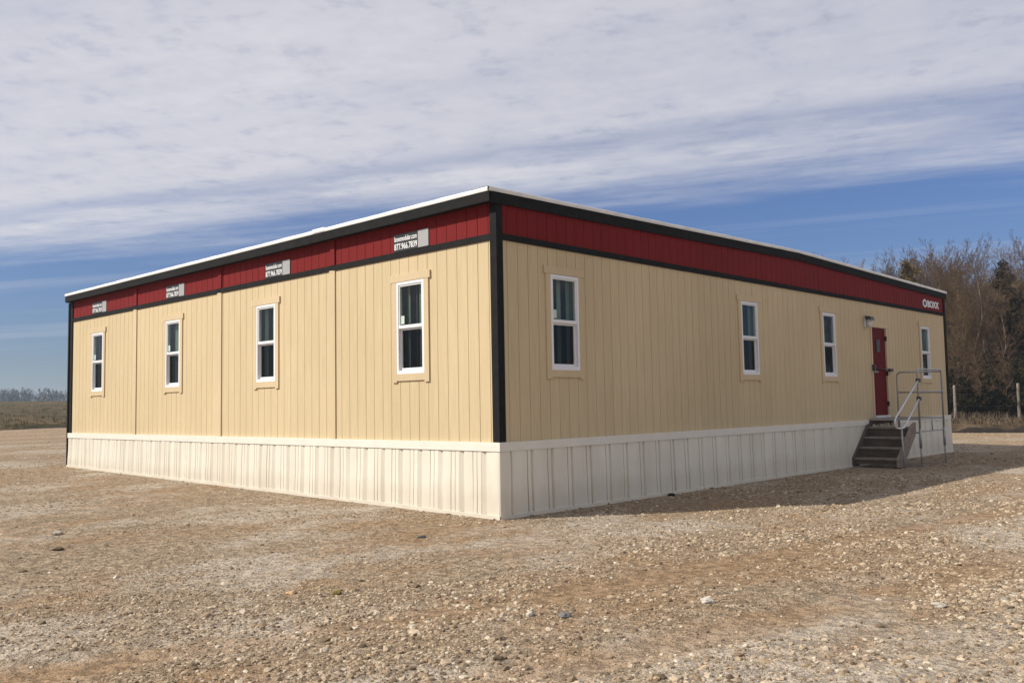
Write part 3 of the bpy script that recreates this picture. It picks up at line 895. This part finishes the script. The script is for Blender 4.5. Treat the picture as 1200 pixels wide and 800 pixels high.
ng = bpy.data.node_groups.new('scatter_stones', 'GeometryNodeTree')
ng.interface.new_socket('Geometry', in_out='INPUT', socket_type='NodeSocketGeometry')
ng.interface.new_socket('Geometry', in_out='OUTPUT', socket_type='NodeSocketGeometry')
gi = ng.nodes.new('NodeGroupInput'); go = ng.nodes.new('NodeGroupOutput')
m2p = ng.nodes.new('GeometryNodeMeshToPoints'); ng.links.new(gi.outputs[0], m2p.inputs[0])
join = ng.nodes.new('GeometryNodeGeometryToInstance')
for k in range(6):
    ico = ng.nodes.new('GeometryNodeMeshIcoSphere'); ico.inputs['Radius'].default_value = 1.0; ico.inputs['Subdivisions'].default_value = 2
    ps = ng.nodes.new('GeometryNodeInputPosition')
    nz = ng.nodes.new('ShaderNodeTexNoise'); nz.noise_dimensions = '4D'; nz.inputs['W'].default_value = k * 3.7
    nz.inputs['Scale'].default_value = .9; nz.inputs['Detail'].default_value = 2
    ng.links.new(ps.outputs[0], nz.inputs['Vector'])
    sub = ng.nodes.new('ShaderNodeVectorMath'); sub.operation = 'SUBTRACT'; sub.inputs[1].default_value = (.5, .5, .5)
    ng.links.new(nz.outputs['Color'], sub.inputs[0])
    sc_ = ng.nodes.new('ShaderNodeVectorMath'); sc_.operation = 'SCALE'; sc_.inputs['Scale'].default_value = 1.7
    ng.links.new(sub.outputs[0], sc_.inputs[0])
    sp = ng.nodes.new('GeometryNodeSetPosition')
    ng.links.new(ico.outputs[0], sp.inputs['Geometry']); ng.links.new(sc_.outputs[0], sp.inputs['Offset'])
    sm = ng.nodes.new('GeometryNodeSetMaterial'); sm.inputs['Material'].default_value = M['stone']
    ng.links.new(sp.outputs[0], sm.inputs[0]); ng.links.new(sm.outputs[0], join.inputs[0])
iop = ng.nodes.new('GeometryNodeInstanceOnPoints'); iop.inputs['Pick Instance'].default_value = True
ng.links.new(m2p.outputs[0], iop.inputs['Points']); ng.links.new(join.outputs[0], iop.inputs['Instance'])
def attr(nm, ty):
    a = ng.nodes.new('GeometryNodeInputNamedAttribute'); a.data_type = ty; a.inputs['Name'].default_value = nm
    return [o for o in a.outputs if o.enabled][0]
ng.links.new(attr('sc', 'FLOAT_VECTOR'), iop.inputs['Scale'])
ng.links.new(attr('ix', 'INT'), iop.inputs['Instance Index'])
ng.links.new(attr('rt', 'FLOAT_VECTOR'), iop.inputs['Rotation'])
ng.links.new(iop.outputs[0], go.inputs[0])
go_ = link('gravel', me)
me.materials.append(M['stone'])
md = go_.modifiers.new('scatter', 'NODES'); md.node_group = ng
tag(go_, 'loose tan limestone gravel strewn over the yard', 'gravel', kind='stuff')

# a few single rocks
def rock(name, x, y, r, col, label, flat=.65, seed=0):
    bm = bmesh.new(); bmesh.ops.create_icosphere(bm, subdivisions=3, radius=1)
    for v in bm.verts:
        p = v.co * 1.1 + Vector((seed * 3.1, 0, 0))
        s = 1 + .38 * mnoise.noise(p) + .16 * mnoise.noise(p * 2.6) + .06 * mnoise.noise(p * 6)
        v.co = Vector((v.co.x * s * r * 1.25, v.co.y * s * r, v.co.z * s * r * flat))
    m_ = bpy.data.meshes.new(name); bm.to_mesh(m_); bm.free()
    m_.materials.append(simple(name + '_surface', col, .9, 0, .22, 30, .004, 60, .2))
    o = link(name, m_); o.location = (x, y, yard_h(x, y) + r * flat * .45); o.rotation_euler = (0, 0, seed)
    return tag(o, label, 'rock')
rock('white_rock', 4.676, -2.613, .038, (.50, .46, .39), 'largest pale white rock lying on the open gravel at right', .75, 1)
rock('dark_stone', .396, -1.701, .048, (.11, .112, .112), 'flat blue grey stone on the ground in front of the building corner', .40, 2)
rock('dark_stone', .16, 3.72, .05, (.02, .02, .022), 'small black lump at the foot of the shaded skirting', .6, 3)
rock('grey_stone', 4.15, -3.62, .035, (.16, .155, .145), 'dark grey stone left of the white rock', .7, 4)
rock('pale_stone', 3.95, -3.75, .030, (.40, .36, .29), 'small pale stone beside the dark grey stone', .7, 5)
rock('mossy_clod', 2.17, -4.12, .035, (.16, .12, .03), 'yellow brown clod in the gravel at lower middle', .6, 6)
rock('tan_stone', 1.85, -4.35, .030, (.50, .34, .18), 'orange tan stone in the gravel at lower middle', .7, 7)
rock('pale_stone', -3.2, -4.35, .05, (.38, .335, .27), 'pale rounded stone on bare dirt at far left', .6, 8)
rock('brown_clod', -2.05, -4.75, .055, (.10, .068, .042), 'dark brown dirt clod on bare dirt at left', .45, 9)
rock('pale_stone', 6.0, -1.7, .040, (.42, .375, .305), 'pale flat stone to the right of the white rock', .55, 10)

# ------------------------------------------------------------------ trees
def mk_bark(name, lo, hi):
    m, nt, b, out = new_mat(name)
    n = noise_tex(nt, obj_coord(nt, (3, 3, .8)), 1.0, 5, .65)
    oi = nt.nodes.new('ShaderNodeObjectInfo')
    c = ramp(nt, n.outputs[0], [(.3, lo), (.7, hi)])
    t = ramp(nt, oi.outputs['Random'], [(0, (.8, .78, .75)), (1, (1.15, 1.08, 1.02))])
    nt.links.new(mixc(nt, 1.0, c, t, 'MULTIPLY'), b.inputs['Base Color'])
    b.inputs['Roughness'].default_value = .9; b.inputs['Specular IOR Level'].default_value = .15
    return m
M['bark'] = mk_bark('grey_brown_bark', (.12, .092, .066), (.235, .19, .145))
M['twig'] = mk_bark('brown_twigs', (.078, .050, .031), (.15, .100, .061))
M['twig_gold'] = mk_bark('tan_twigs', (.095, .064, .034), (.19, .132, .07))

class Br:
    def __init__(s): s.v = []; s.q = []
    def seg(s, a, b, ra, rb, n):
        t = (b - a)
        if t.length < 1e-6: return
        t = t.normalized()
        u = t.cross(Vector((.31, .87, .38))).normalized(); w = t.cross(u)
        base = len(s.v)
        for p, r in ((a, ra), (b, rb)):
            for j in range(n):
                an = 2 * math.pi * j / n
                s.v.append(p + (u * math.cos(an) + w * math.sin(an)) * r)
        for j in range(n):
            s.q.append((base + j, base + (j + 1) % n, base + n + (j + 1) % n, base + n + j))
    def mesh(s, name, mat):
        return np_mesh(name, np.array([tuple(p) for p in s.v]), None, np.array(s.q), mat, True)

def grow(tr, tw, p, d, L, r, depth, rr, up, wig):
    """one branch: a wandering chain that throws off children"""
    nseg = max(3, int(L / .45)) if depth < 3 else 3
    sl = L / nseg
    pts_ = [p.copy()]; dd = d.copy()
    for i in range(nseg):
        dd = (dd + Vector((rr.gauss(0, wig), rr.gauss(0, wig), rr.gauss(0, wig) + up))).normalized()
        q_ = pts_[-1] + dd * sl
        ra = r * (1 - .72 * i / nseg); rb = r * (1 - .72 * (i + 1) / nseg)
        B = tr if r > .028 else tw
        B.seg(pts_[-1], q_, ra, rb, 6 if r > .06 else (4 if r > .02 else 3))
        pts_.append(q_)
        if depth < 4:
            prob = (1.0, 1.9, 1.9, 1.5)[depth]
            if depth == 0 and i < nseg * .28: continue
            k = int(prob) + (rr.random() < prob % 1)
            for _ in range(k):
                az = rr.uniform(0, 6.283); tilt = R(rr.uniform(16, 50))
                u_ = dd.cross(Vector((math.cos(az), math.sin(az), .2))).normalized()
                nd = (dd * math.cos(tilt) + u_ * math.sin(tilt)).normalized()
                rem = 1 - .6 * i / nseg
                grow(tr, tw, q_, nd, L * rem * rr.uniform(.34, .58), max(.0085, rb * rr.uniform(.36, .56)), depth + 1, rr, up, wig * 1.15)

def bare_tree(seed, H, stems=1, spread=.12, up=.06, wig=.11):
    rr = random.Random(seed); tr, tw = Br(), Br()
    for s in range(stems):
        a = rr.uniform(0, 6.28)
        d = Vector((math.cos(a) * spread * rr.uniform(.5, 1.6), math.sin(a) * spread * rr.uniform(.5, 1.6), 1)).normalized()
        grow(tr, tw, Vector((math.cos(a) * .12 * (stems > 1), math.sin(a) * .12 * (stems > 1), -.15)), d, H * rr.uniform(.82, .98), .018 + H * .0085 / max(1, stems ** .5), 0, rr, up, wig)
    return tr, tw
protos = []
for sd, stems in ((101, 1), (102, 2), (103, 2), (104, 3), (105, 1)):
    tr, tw = bare_tree(sd, 10.5, stems, .13, .055, .10)
    zmax = max(max(p.z for p in tr.v), max(p.z for p in tw.v))
    protos.append((tr.mesh('trunk', M['bark']), tw.mesh('crown', M['twig'] if sd % 2 else M['twig_gold']), zmax))
    print('tree', len(tr.q), len(tw.q), zmax)
shrub_protos = []
for sd in (201, 202, 203):
    tr, tw = bare_tree(sd, 4.6, 5, .62, .02, .15)
    zmax = max(max(p.z for p in tr.v), max(p.z for p in tw.v))
    shrub_protos.append((tr.mesh('stems', M['bark']), tw.mesh('twigs', M['twig']), zmax))

def mk_needle(name, cols):
    m, nt, b, out = new_mat(name)
    n = noise_tex(nt, obj_coord(nt), 1.3, 5, .6)
    n2 = noise_tex(nt, obj_coord(nt), 9, 3)
    f = math_n(nt, 'ADD', math_n(nt, 'MULTIPLY', n.outputs[0], .6), math_n(nt, 'MULTIPLY', n2.outputs[0], .4))
    c = ramp(nt, f, [(.36, cols[0]), (.5, cols[1]), (.64, cols[2])])
    nt.links.new(c, b.inputs['Base Color']); b.inputs['Roughness'].default_value = .8
    b.inputs['Specular IOR Level'].default_value = .2
    return m
M['cedar'] = mk_needle('cedar_needles', [(.02, .019, .007), (.04, .034, .012), (.075, .058, .02)])
M['cedar_gold'] = mk_needle('bronzed_cedar_needles', [(.07, .048, .014), (.14, .098, .03), (.20, .14, .045)])

def cedar(seed, H, W, mat, n=11000, low=.03):
    rr = random.Random(seed)
    tr = Br(); p = Vector((0, 0, -.1)); r0 = .05 + H * .012
    limbs = []
    ns = 14
    for i in range(ns):
        q_ = Vector((rr.gauss(0, .03) * i * .2, rr.gauss(0, .03) * i * .2, -.1 + (H * .96) * (i + 1) / ns))
        tr.seg(p, q_, r0 * (1 - i / ns) + .01, r0 * (1 - (i + 1) / ns) + .01, 6)
        for _ in range(5):
            t = (i + rr.random()) / ns
            if t < low: continue
            az = rr.uniform(0, 6.283)
            prof = (1 - t) ** .75 * min(1, .45 + t * 3) * rr.uniform(.55, 1.15)
            L = W * prof + .15
            d = Vector((math.cos(az), math.sin(az), rr.uniform(.15, .75))).normalized()
            b_ = p.lerp(q_, rr.random()); e = b_ + d * L
            tr.seg(b_, e, .022, .006, 3); limbs.append((b_, e, L))
        p = q_
    tot = sum(l[2] for l in limbs)
    V = []; F = []
    for b_, e, L in limbs:
        k = int(n * L / tot)
        for _ in range(k):
            t = rr.random() ** .6
            c = b_.lerp(e, t) + Vector((rr.gauss(0, .16), rr.gauss(0, .16), rr.gauss(0, .14)))
            d = ((e - b_).normalized() + Vector((rr.gauss(0, .5), rr.gauss(0, .5), rr.gauss(.25, .5)))).normalized()
            w_ = d.cross(Vector((rr.gauss(0, 1), rr.gauss(0, 1), rr.gauss(0, 1)))).normalized()
            l_ = rr.uniform(.10, .24); wd = rr.uniform(.025, .06)
            i0 = len(V)
            V += [c - w_ * wd * .5, c + d * l_ * .5 - w_ * wd, c + d * l_, c + d * l_ * .5 + w_ * wd]
            F.append((i0, i0 + 1, i0 + 2, i0 + 3))
    return tr.mesh('trunk', M['bark']), np_mesh('foliage', np.array([tuple(v) for v in V]), None, np.array(F), mat), H
ced = [cedar(301, 4.6, 1.9, M['cedar']), cedar(302, 5.2, 1.7, M['cedar']), cedar(303, 4.0, 2.1, M['cedar'])]
ced_big = cedar(311, 11.0, 2.3, M['cedar'], 24000)
ced_gold = cedar(312, 10.8, 1.5, M['cedar_gold'], 17000)

def at_px(px, Rng):
    yw = heading + math.atan((px - 600) / 1050.857)
    return CAM.x + Rng * math.sin(yw), CAM.y + Rng * math.cos(yw)

def put(name, pr, x, y, h, rot, label, cat, group=None, pn=('trunk', 'crown'), wid=1.0):
    r = empty(name, (x, y, base_h(x, y) + .02), label, cat, group)
    s = h / pr[2]
    r.rotation_euler = (0, 0, rot); r.scale = (s * wid, s * wid, s)
    a = link(pn[0], pr[0], r); b = link(pn[1], pr[1], r)
    return r

def px_tree(px, rg, ty): 
    x, y = at_px(px, rg)
    hor = 473.9 - (px - 600) * .018
    return x, y, (hor - ty) / 1050.857 * rg * math.cos(math.atan((px - 600) / 1050.857)) + 1.49 - base_h(x, y)
T_ = [  # (bearing column, range, top, label)
    (1026, 67, 303, 'leftmost thin bare tree showing just above the roof line'),
    (1046, 66, 293, 'slim bare tree between the leftmost tree and the bronze evergreen'),
    (1084, 65, 275, 'tall bare tree right of the bronze evergreen, crown above the end of the roof'),
    (1104, 63, 281, 'bare brown tree directly over the far end of the roof'),
    (1122, 66, 284, 'bare tree just right of the roof end, lower than its neighbours'),
    (1141, 62, 273, 'tallest bare tree, right of the roof end'),
    (1163, 66, 300, 'short bare tree in the dip of the tree line before the dark evergreen'),
    (1196, 68, 292, 'bare tree rising behind the dark evergreen at the right edge'),
]
for i, (px, rg, ty, lab) in enumerate(T_):
    x, y, h = px_tree(px, rg, ty)
    put('bare_tree', protos[i % 5], x, y, h, i * 1.9, lab, 'tree', 'bare trees behind the fence', wid=.8)
BACK = [(1036, 73, 300), (1056, 72, 290), (1073, 74, 284), (1094, 73, 280), (1113, 72, 278), (1131, 75, 282), (1152, 73, 285), (1176, 74, 298), (1190, 72, 300),
        (1108, 69, 310), (1126, 60.8, 330), (1150, 70, 320), (1170, 61.5, 335), (1192, 64, 330), (1090, 68, 320), (1064, 68, 315), (1117, 77, 300), (1135, 78, 305), (1157, 77, 302), (1180, 78, 306), (1099, 78, 300), (1080, 77, 298), (1146, 65, 345), (1186, 66, 345), (1120, 64, 350), (1204, 66, 320)]
for i, (px, rg, ty) in enumerate(BACK):
    x, y, h = px_tree(px, rg, ty)
    put('bare_tree', protos[(i * 2 + 1) % 5], x, y, h, i * 2.3 + .7, 'bare brown tree within the dense stand behind the fence', 'tree', 'bare trees within the dense stand', wid=.85)
x, y, h = px_tree(1068, 63, 297)
put('evergreen_tree', ced_gold, x, y, h, .4, 'narrow bronze green evergreen standing among bare trees above the roof end', 'tree', pn=('trunk', 'foliage'))
x, y, h = px_tree(1184, 63.5, 303)
put('evergreen_tree', ced_big, x, y, h, 1.4, 'tall dark evergreen tree near the right edge', 'tree', pn=('trunk', 'foliage'))
for i, (px, rg, ty) in enumerate([(1113, 60.5, 436), (1128, 61.6, 428), (1142, 60.8, 433), (1157, 61.4, 424), (1172, 60.6, 430), (1187, 61.2, 420), (1203, 60.6, 428), (1098, 61.5, 430), (1120, 63, 418), (1150, 63.5, 412), (1178, 63.5, 415), (1218, 61, 424), (1106, 59.9, 448), (1122, 60, 442), (1137, 59.8, 440), (1151, 60, 437), (1165, 59.8, 439), (1180, 60, 435), (1195, 59.8, 438)]):
    x, y, h = px_tree(px, rg, ty)
    put('evergreen_shrub', ced[i % 3], x, y, h, i * 1.1, 'low dark green evergreen in the thicket behind the wire fence', 'shrub', 'low evergreens behind the fence', pn=('stem', 'foliage'), wid=1.15)
for i, (px, rg, ty) in enumerate([(1120, 61.8, 392), (1146, 62.6, 372), (1166, 61.4, 388), (1190, 62.8, 366), (1137, 61.3, 405), (1178, 61.6, 402), (1102, 62, 392), (1232, 62, 385)]):
    x, y, h = px_tree(px, rg, ty)
    put('bare_shrub', shrub_protos[i % 3], x, y, h, i * 1.7, 'leafless tangled shrub in the thicket behind the wire fence', 'shrub', 'bare shrubs behind the fence', pn=('stem', 'twigs'))
# the wood goes on past the frame
for i, (px, rg) in enumerate([(1222, 64), (1245, 66), (1268, 63), (1292, 66), (1320, 64), (1350, 66), (1385, 64)]):
    x, y = at_px(px, rg)
    put('bare_tree', protos[i % 5], x, y, 12 - (i % 3) * .8, i * 2.9, 'bare brown tree within the dense stand behind the fence', 'tree', 'bare trees within the dense stand', wid=.85)

for i in range(9):
    p = verge_pt(22 + i * 3.6, 20.5 + (i % 3) * 1.6)
    put('bare_tree', protos[i % 5], p.x, p.y, 11.5 - (i % 4) * .6, i * 2.1, 'bare brown tree within the dense stand behind the fence', 'tree', 'bare trees within the dense stand', wid=.85)

# ------------------------------------------------------------------ fence
fb = Vector((-6.147, 48.607, 0))
fnc = empty('wire_fence', (fb.x, fb.y, 0), 'old wire fence on grey wooden posts in front of the thicket', 'fence')
stp = 3.36
for k in range(-4, 8):
    p = fb + FT * (stp * k); b0 = base_h(p.x, p.y)
    rr = random.Random(k + 50)
    tilt = rr.uniform(-.07, .07) * (k not in (-1, 0)); tilt2 = rr.uniform(-.04, .04)
    mb = MB()
    hgt = 2.1 + rr.uniform(-.08, .08)
    top_ = p + FT * (tilt * hgt) + FN * (tilt2 * hgt)
    path = [(p.x + (top_.x - p.x) * t, p.y + (top_.y - p.y) * t, b0 - .2 + (hgt + .2) * t) for t in (0, .15, .4, .7, .97, 1.0)]
    mb.tube(path, [.10, .092, .086, .080, .076, .06], 9)
    o = mb.build('post', M['post'], fnc, True)
mb = MB()
for z in (.5, .85, 1.2, 1.55, 1.9):
    pth = []
    for i in range(-4 * 6, 7 * 6 + 1):
        p = fb + FT * (stp * i / 6) - FN * .09
        sag = -.03 * math.sin(math.pi * ((i % 6) / 6))
        pth.append((p.x, p.y, base_h(p.x, p.y) + z + sag + .02 * mnoise.noise((i * .5, z, 0))))
    mb.tube(pth, .0035, 4)
mb.build('wire', M['wire'], fnc, True)

# ------------------------------------------------------------------ dry grass tufts
def tufts(name, spots, mat, hmin, hmax, label, blades=7):
    V = []; F = []
    rr = random.Random(77)
    for (x, y, z, sc_) in spots:
        for _ in range(blades):
            a = rr.uniform(0, 6.28); lean = rr.uniform(.1, .9); h = rr.uniform(hmin, hmax) * sc_; w = rr.uniform(.008, .02)
            bx, by = x + rr.gauss(0, .12), y + rr.gauss(0, .12)
            dx, dy = math.cos(a), math.sin(a)
            i0 = len(V)
            V += [(bx - dy * w, by + dx * w, z - .02), (bx + dy * w, by - dx * w, z - .02),
                  (bx + dx * lean * h * .4 + dy * w * .7, by + dy * lean * h * .4 - dx * w * .7, z + h * .6),
                  (bx + dx * lean * h * .4 - dy * w * .7, by + dy * lean * h * .4 + dx * w * .7, z + h * .6)]
            F.append((i0, i0 + 1, i0 + 2, i0 + 3))
            V += [(bx + dx * lean * h, by + dy * lean * h, z + h)] ; F.append((i0 + 3, i0 + 2, len(V) - 1, len(V) - 1))
    q_ = np.array([f for f in F if f[2] != f[3]]); t_ = np.array([f[:3] for f in F if f[2] == f[3]])
    me_ = np_mesh(name, np.array(V), t_, q_, mat)
    return tag(link(name, me_), label, 'grass', kind='stuff')
M['straw'] = mk_needle('dry_straw', [(.06, .042, .026), (.10, .072, .044), (.155, .115, .072)])
sp = []
rr = random.Random(5)
for _ in range(5200):
    a = rr.uniform(-14, 24); o = rr.uniform(.3, 19.5) if rr.random() < .6 else rr.uniform(14, 19.5)
    p = verge_pt(a, o + verge_edge(a)); sp.append((p.x, p.y, verge_h(p.x, p.y, o, a), .55 + 1.0 * (o > 16.5)))
tufts('dry_grass', sp, M['straw'], .10, .34, 'dry brown grass on the verge below the fence')
sp = []
for _ in range(5000):
    y = rr.uniform(-30, 60); o = rr.random() ** 1.8 * 70 + .3
    e = field_edge(y); x = e - o
    sp.append((x, y, field_h(x, y) + .22, rr.choice((.3, .4, .5, .9))))
M['field_blade'] = mk_needle('field_blades', [(.05, .05, .02), (.10, .085, .04), (.17, .13, .07)])
tufts('field_grass', sp, M['field_blade'], .15, .45, 'brown green grass tufts on the rising field at left', 6)

# ------------------------------------------------------------------ far wood beyond the field
V = []; F = []
rr = random.Random(9)
M['far'] = mk_needle('far_wood_bark', [(.05, .048, .04), (.09, .08, .065), (.15, .135, .11)])
for _ in range(800):
    yw = rr.uniform(R(-100), R(-52)); rg = rr.uniform(420, 560)
    x, y = CAM.x + rg * math.sin(yw), CAM.y + rg * math.cos(yw)
    H = rr.uniform(6.8, 9.6) * (1.0 if rr.random() < .85 else 1.25) * rg / 480; W = rr.uniform(2.0, 4.2)
    z0 = 2.3
    k = rr.randint(45, 75)
    i0 = len(V); V += [(x - .25, y, z0), (x + .25, y, z0), (x + .1, y, z0 + H * .8), (x - .1, y, z0 + H * .8)]; F.append((i0, i0 + 1, i0 + 2, i0 + 3))
    for _ in range(k):
        t = rr.random(); zz = z0 + H * (.12 + .88 * t)
        wr = W * (1 - abs(t - .45) ** 1.6)
        cx, cy = x + rr.gauss(0, wr * .42), y + rr.gauss(0, wr * .42)
        dx, dz, dy = rr.gauss(0, .5), rr.uniform(.5, 1.9), rr.gauss(0, .5)
        w_ = rr.uniform(.10, .32); an = rr.uniform(0, 6.28); wx, wy = math.cos(an) * w_, math.sin(an) * w_
        i0 = len(V); V += [(cx - wx, cy - wy, zz), (cx + wx, cy + wy, zz), (cx + dx + wx * .3, cy + dy + wy * .3, zz + dz), (cx + dx - wx * .3, cy + dy - wy * .3, zz + dz)]
        F.append((i0, i0 + 1, i0 + 2, i0 + 3))
tag(link('distant_wood', np_mesh('distant_wood', np.array(V), None, np.array(F), M['far'])), 'hazy grey line of bare trees beyond the field at far left', 'trees', kind='stuff')

# ------------------------------------------------------------------ haze
mh = bpy.data.materials.new('thin_haze'); mh.use_nodes = True
nt = mh.node_tree; nt.nodes.clear()
out = nt.nodes.new('ShaderNodeOutputMaterial'); pv = nt.nodes.new('ShaderNodeVolumePrincipled')
pv.inputs['Color'].default_value = (.66, .82, 1.0, 1); pv.inputs['Density'].default_value = .0005; pv.inputs['Anisotropy'].default_value = .2
nt.links.new(pv.outputs[0], out.inputs['Volume'])
hz = MB().box(-1250, 1250, -1250, 1250, -1.2, 24).build('haze', mh)
tag(hz, 'thin pale haze over the whole site', 'haze', kind='stuff')

# ------------------------------------------------------------------ light
SUN = Vector((-2.84, -4.15, 4.38)).normalized()      # towards the sun
el = math.asin(SUN.z); az = math.atan2(SUN.x, SUN.y)
sd = bpy.data.lights.new('sun', 'SUN'); sd.energy = 5.0; sd.angle = R(.53); sd.color = (1.0, .945, .86)
so = bpy.data.objects.new('sun', sd); COL.objects.link(so)
so.rotation_euler = (-SUN).to_track_quat('-Z', 'Y').to_euler(); so.location = (-20, -30, 40)

w = bpy.data.worlds.new('World'); scene.world = w; w.use_nodes = True
nt = w.node_tree; nt.nodes.clear()
out = nt.nodes.new('ShaderNodeOutputWorld'); bg = nt.nodes.new('ShaderNodeBackground')
sky = nt.nodes.new('ShaderNodeTexSky'); sky.sky_type = 'NISHITA'; sky.sun_disc = False
sky.sun_elevation = el; sky.sun_rotation = az % (2 * math.pi)
sky.air_density = 1.0; sky.dust_density = .35; sky.ozone_density = 1.6; sky.altitude = 100
bg.inputs['Strength'].default_value = .062
tc = nt.nodes.new('ShaderNodeTexCoord')
sx = nt.nodes.new('ShaderNodeSeparateXYZ'); nt.links.new(tc.outputs['Generated'], sx.inputs[0])
zc = math_n(nt, 'MAXIMUM', sx.outputs[2], .02)
px_ = math_n(nt, 'DIVIDE', sx.outputs[0], zc); py_ = math_n(nt, 'DIVIDE', sx.outputs[1], zc)
# cloud-sheet coordinates: s across the edge of the sheet, t along it
s_ = math_n(nt, 'ADD', math_n(nt, 'MULTIPLY', px_, -.39), math_n(nt, 'MULTIPLY', py_, .92))
t_ = math_n(nt, 'ADD', math_n(nt, 'MULTIPLY', px_, .92), math_n(nt, 'MULTIPLY', py_, .39))
def comb(a, b, c=0.0):
    n = nt.nodes.new('ShaderNodeCombineXYZ')
    for i, v in enumerate((a, b, c)):
        if isinstance(v, bpy.types.NodeSocket): nt.links.new(v, n.inputs[i])
        else: n.inputs[i].default_value = v
    return n.outputs[0]
sheet = comb(math_n(nt, 'MULTIPLY', t_, .42), s_, .7)
fine = comb(math_n(nt, 'MULTIPLY', t_, .95), s_, 4.2)
nA = noise_tex(nt, sheet, 1.1, 8, .60)       # broad streaks
nB = noise_tex(nt, fine, 7.5, 8, .62)        # mackerel puffs
nC = noise_tex(nt, comb(math_n(nt, 'MULTIPLY', t_, .16), s_, 2.0), 2.2, 7, .62)   # long fibres
edge = math_n(nt, 'SUBTRACT', 4.35, s_)
edge = math_n(nt, 'ADD', math_n(nt, 'MULTIPLY', edge, .95), math_n(nt, 'MULTIPLY', math_n(nt, 'SUBTRACT', nA.outputs[0], .5), 1.7))
edge = math_n(nt, 'ADD', edge, math_n(nt, 'MULTIPLY', math_n(nt, 'SUBTRACT', nC.outputs[0], .5), 1.5))
cov = nt.nodes.new('ShaderNodeMapRange'); cov.interpolation_type = 'SMOOTHSTEP'
nt.links.new(edge, cov.inputs['Value']); cov.inputs['From Min'].default_value = -.35; cov.inputs['From Max'].default_value = 1.15
cv = math_n(nt, 'MULTIPLY', cov.outputs[0], ramp(nt, nC.outputs[0], [(.25, .80), (.6, .97)]))
cv = math_n(nt, 'MULTIPLY', cv, ramp(nt, nB.outputs[0], [(.28, .70), (.44, .92), (.62, 1.0)]))
thin = nt.nodes.new('ShaderNodeMapRange'); nt.links.new(t_, thin.inputs['Value'])
thin.inputs['From Min'].default_value = -2.2; thin.inputs['From Max'].default_value = 1.2
thin.inputs['To Min'].default_value = 1.0; thin.inputs['To Max'].default_value = .86
cv = math_n(nt, 'MULTIPLY', cv, thin.outputs[0])
ln = math_n(nt, 'ADD', math_n(nt, 'SUBTRACT', s_, 3.35), math_n(nt, 'MULTIPLY', math_n(nt, 'SUBTRACT', nA.outputs[0], .5), 1.6))
lane = ramp(nt, math_n(nt, 'ABSOLUTE', ln), [(0.0, .68), (.30, 1.0)])
cv = math_n(nt, 'MULTIPLY', cv, lane)
# thin low veils
veil = ramp(nt, noise_tex(nt, comb(math_n(nt, 'MULTIPLY', t_, .12), s_, 8.0), .9, 6, .6).outputs[0], [(.50, 0.0), (.75, .40)])
cv = math_n(nt, 'MAXIMUM', cv, veil)
fade = nt.nodes.new('ShaderNodeMapRange'); nt.links.new(sx.outputs[2], fade.inputs['Value'])
fade.inputs['From Min'].default_value = .03; fade.inputs['From Max'].default_value = .12
cv = math_n(nt, 'MULTIPLY', cv, fade.outputs[0])
ccol = ramp(nt, nA.outputs[0], [(.3, (9.5, 9.5, 10.4)), (.7, (10.9, 10.8, 11.4))])
hr = nt.nodes.new('ShaderNodeMapRange'); nt.links.new(sx.outputs[2], hr.inputs['Value'])
hr.inputs['From Min'].default_value = .05; hr.inputs['From Max'].default_value = .20
tint = mixc(nt, hr.outputs[0], (.66, .76, 1.06), (.76, .92, 1.33))
hue = mixc(nt, 1.0, sky.outputs[0], tint, 'MULTIPLY')
skyc = mixc(nt, cv, hue, ccol)
nt.links.new(skyc, bg.inputs[0]); nt.links.new(bg.outputs[0], out.inputs[0])

# ------------------------------------------------------------------ camera
yaw, pitch, roll, f = -.7598, .0702, -.018, 1050.857
fw = Vector((math.sin(yaw) * math.cos(pitch), math.cos(yaw) * math.cos(pitch), math.sin(pitch)))
r0 = Vector((math.cos(yaw), -math.sin(yaw), 0)); u0 = r0.cross(fw)
r2 = r0 * math.cos(roll) + u0 * math.sin(roll); u2 = u0 * math.cos(roll) - r0 * math.sin(roll)
cd = bpy.data.cameras.new('camera'); cam = bpy.data.objects.new('camera', cd); COL.objects.link(cam)
cd.sensor_width = 36; cd.lens = 36 * f / 1200; cd.clip_start = .1; cd.clip_end = 5000
mw = Matrix((r2, u2, -fw)).transposed().to_4x4(); mw.translation = CAM
cam.matrix_world = mw
scene.camera = cam
scene.view_settings.view_transform = 'Standard'; scene.view_settings.look = 'None'
scene.view_settings.exposure = .12; scene.view_settings.gamma = 1
scene.cycles.max_bounces = 6; scene.cycles.transparent_max_bounces = 12; scene.cycles.volume_bounces = 0
scene.cycles.use_denoising = True
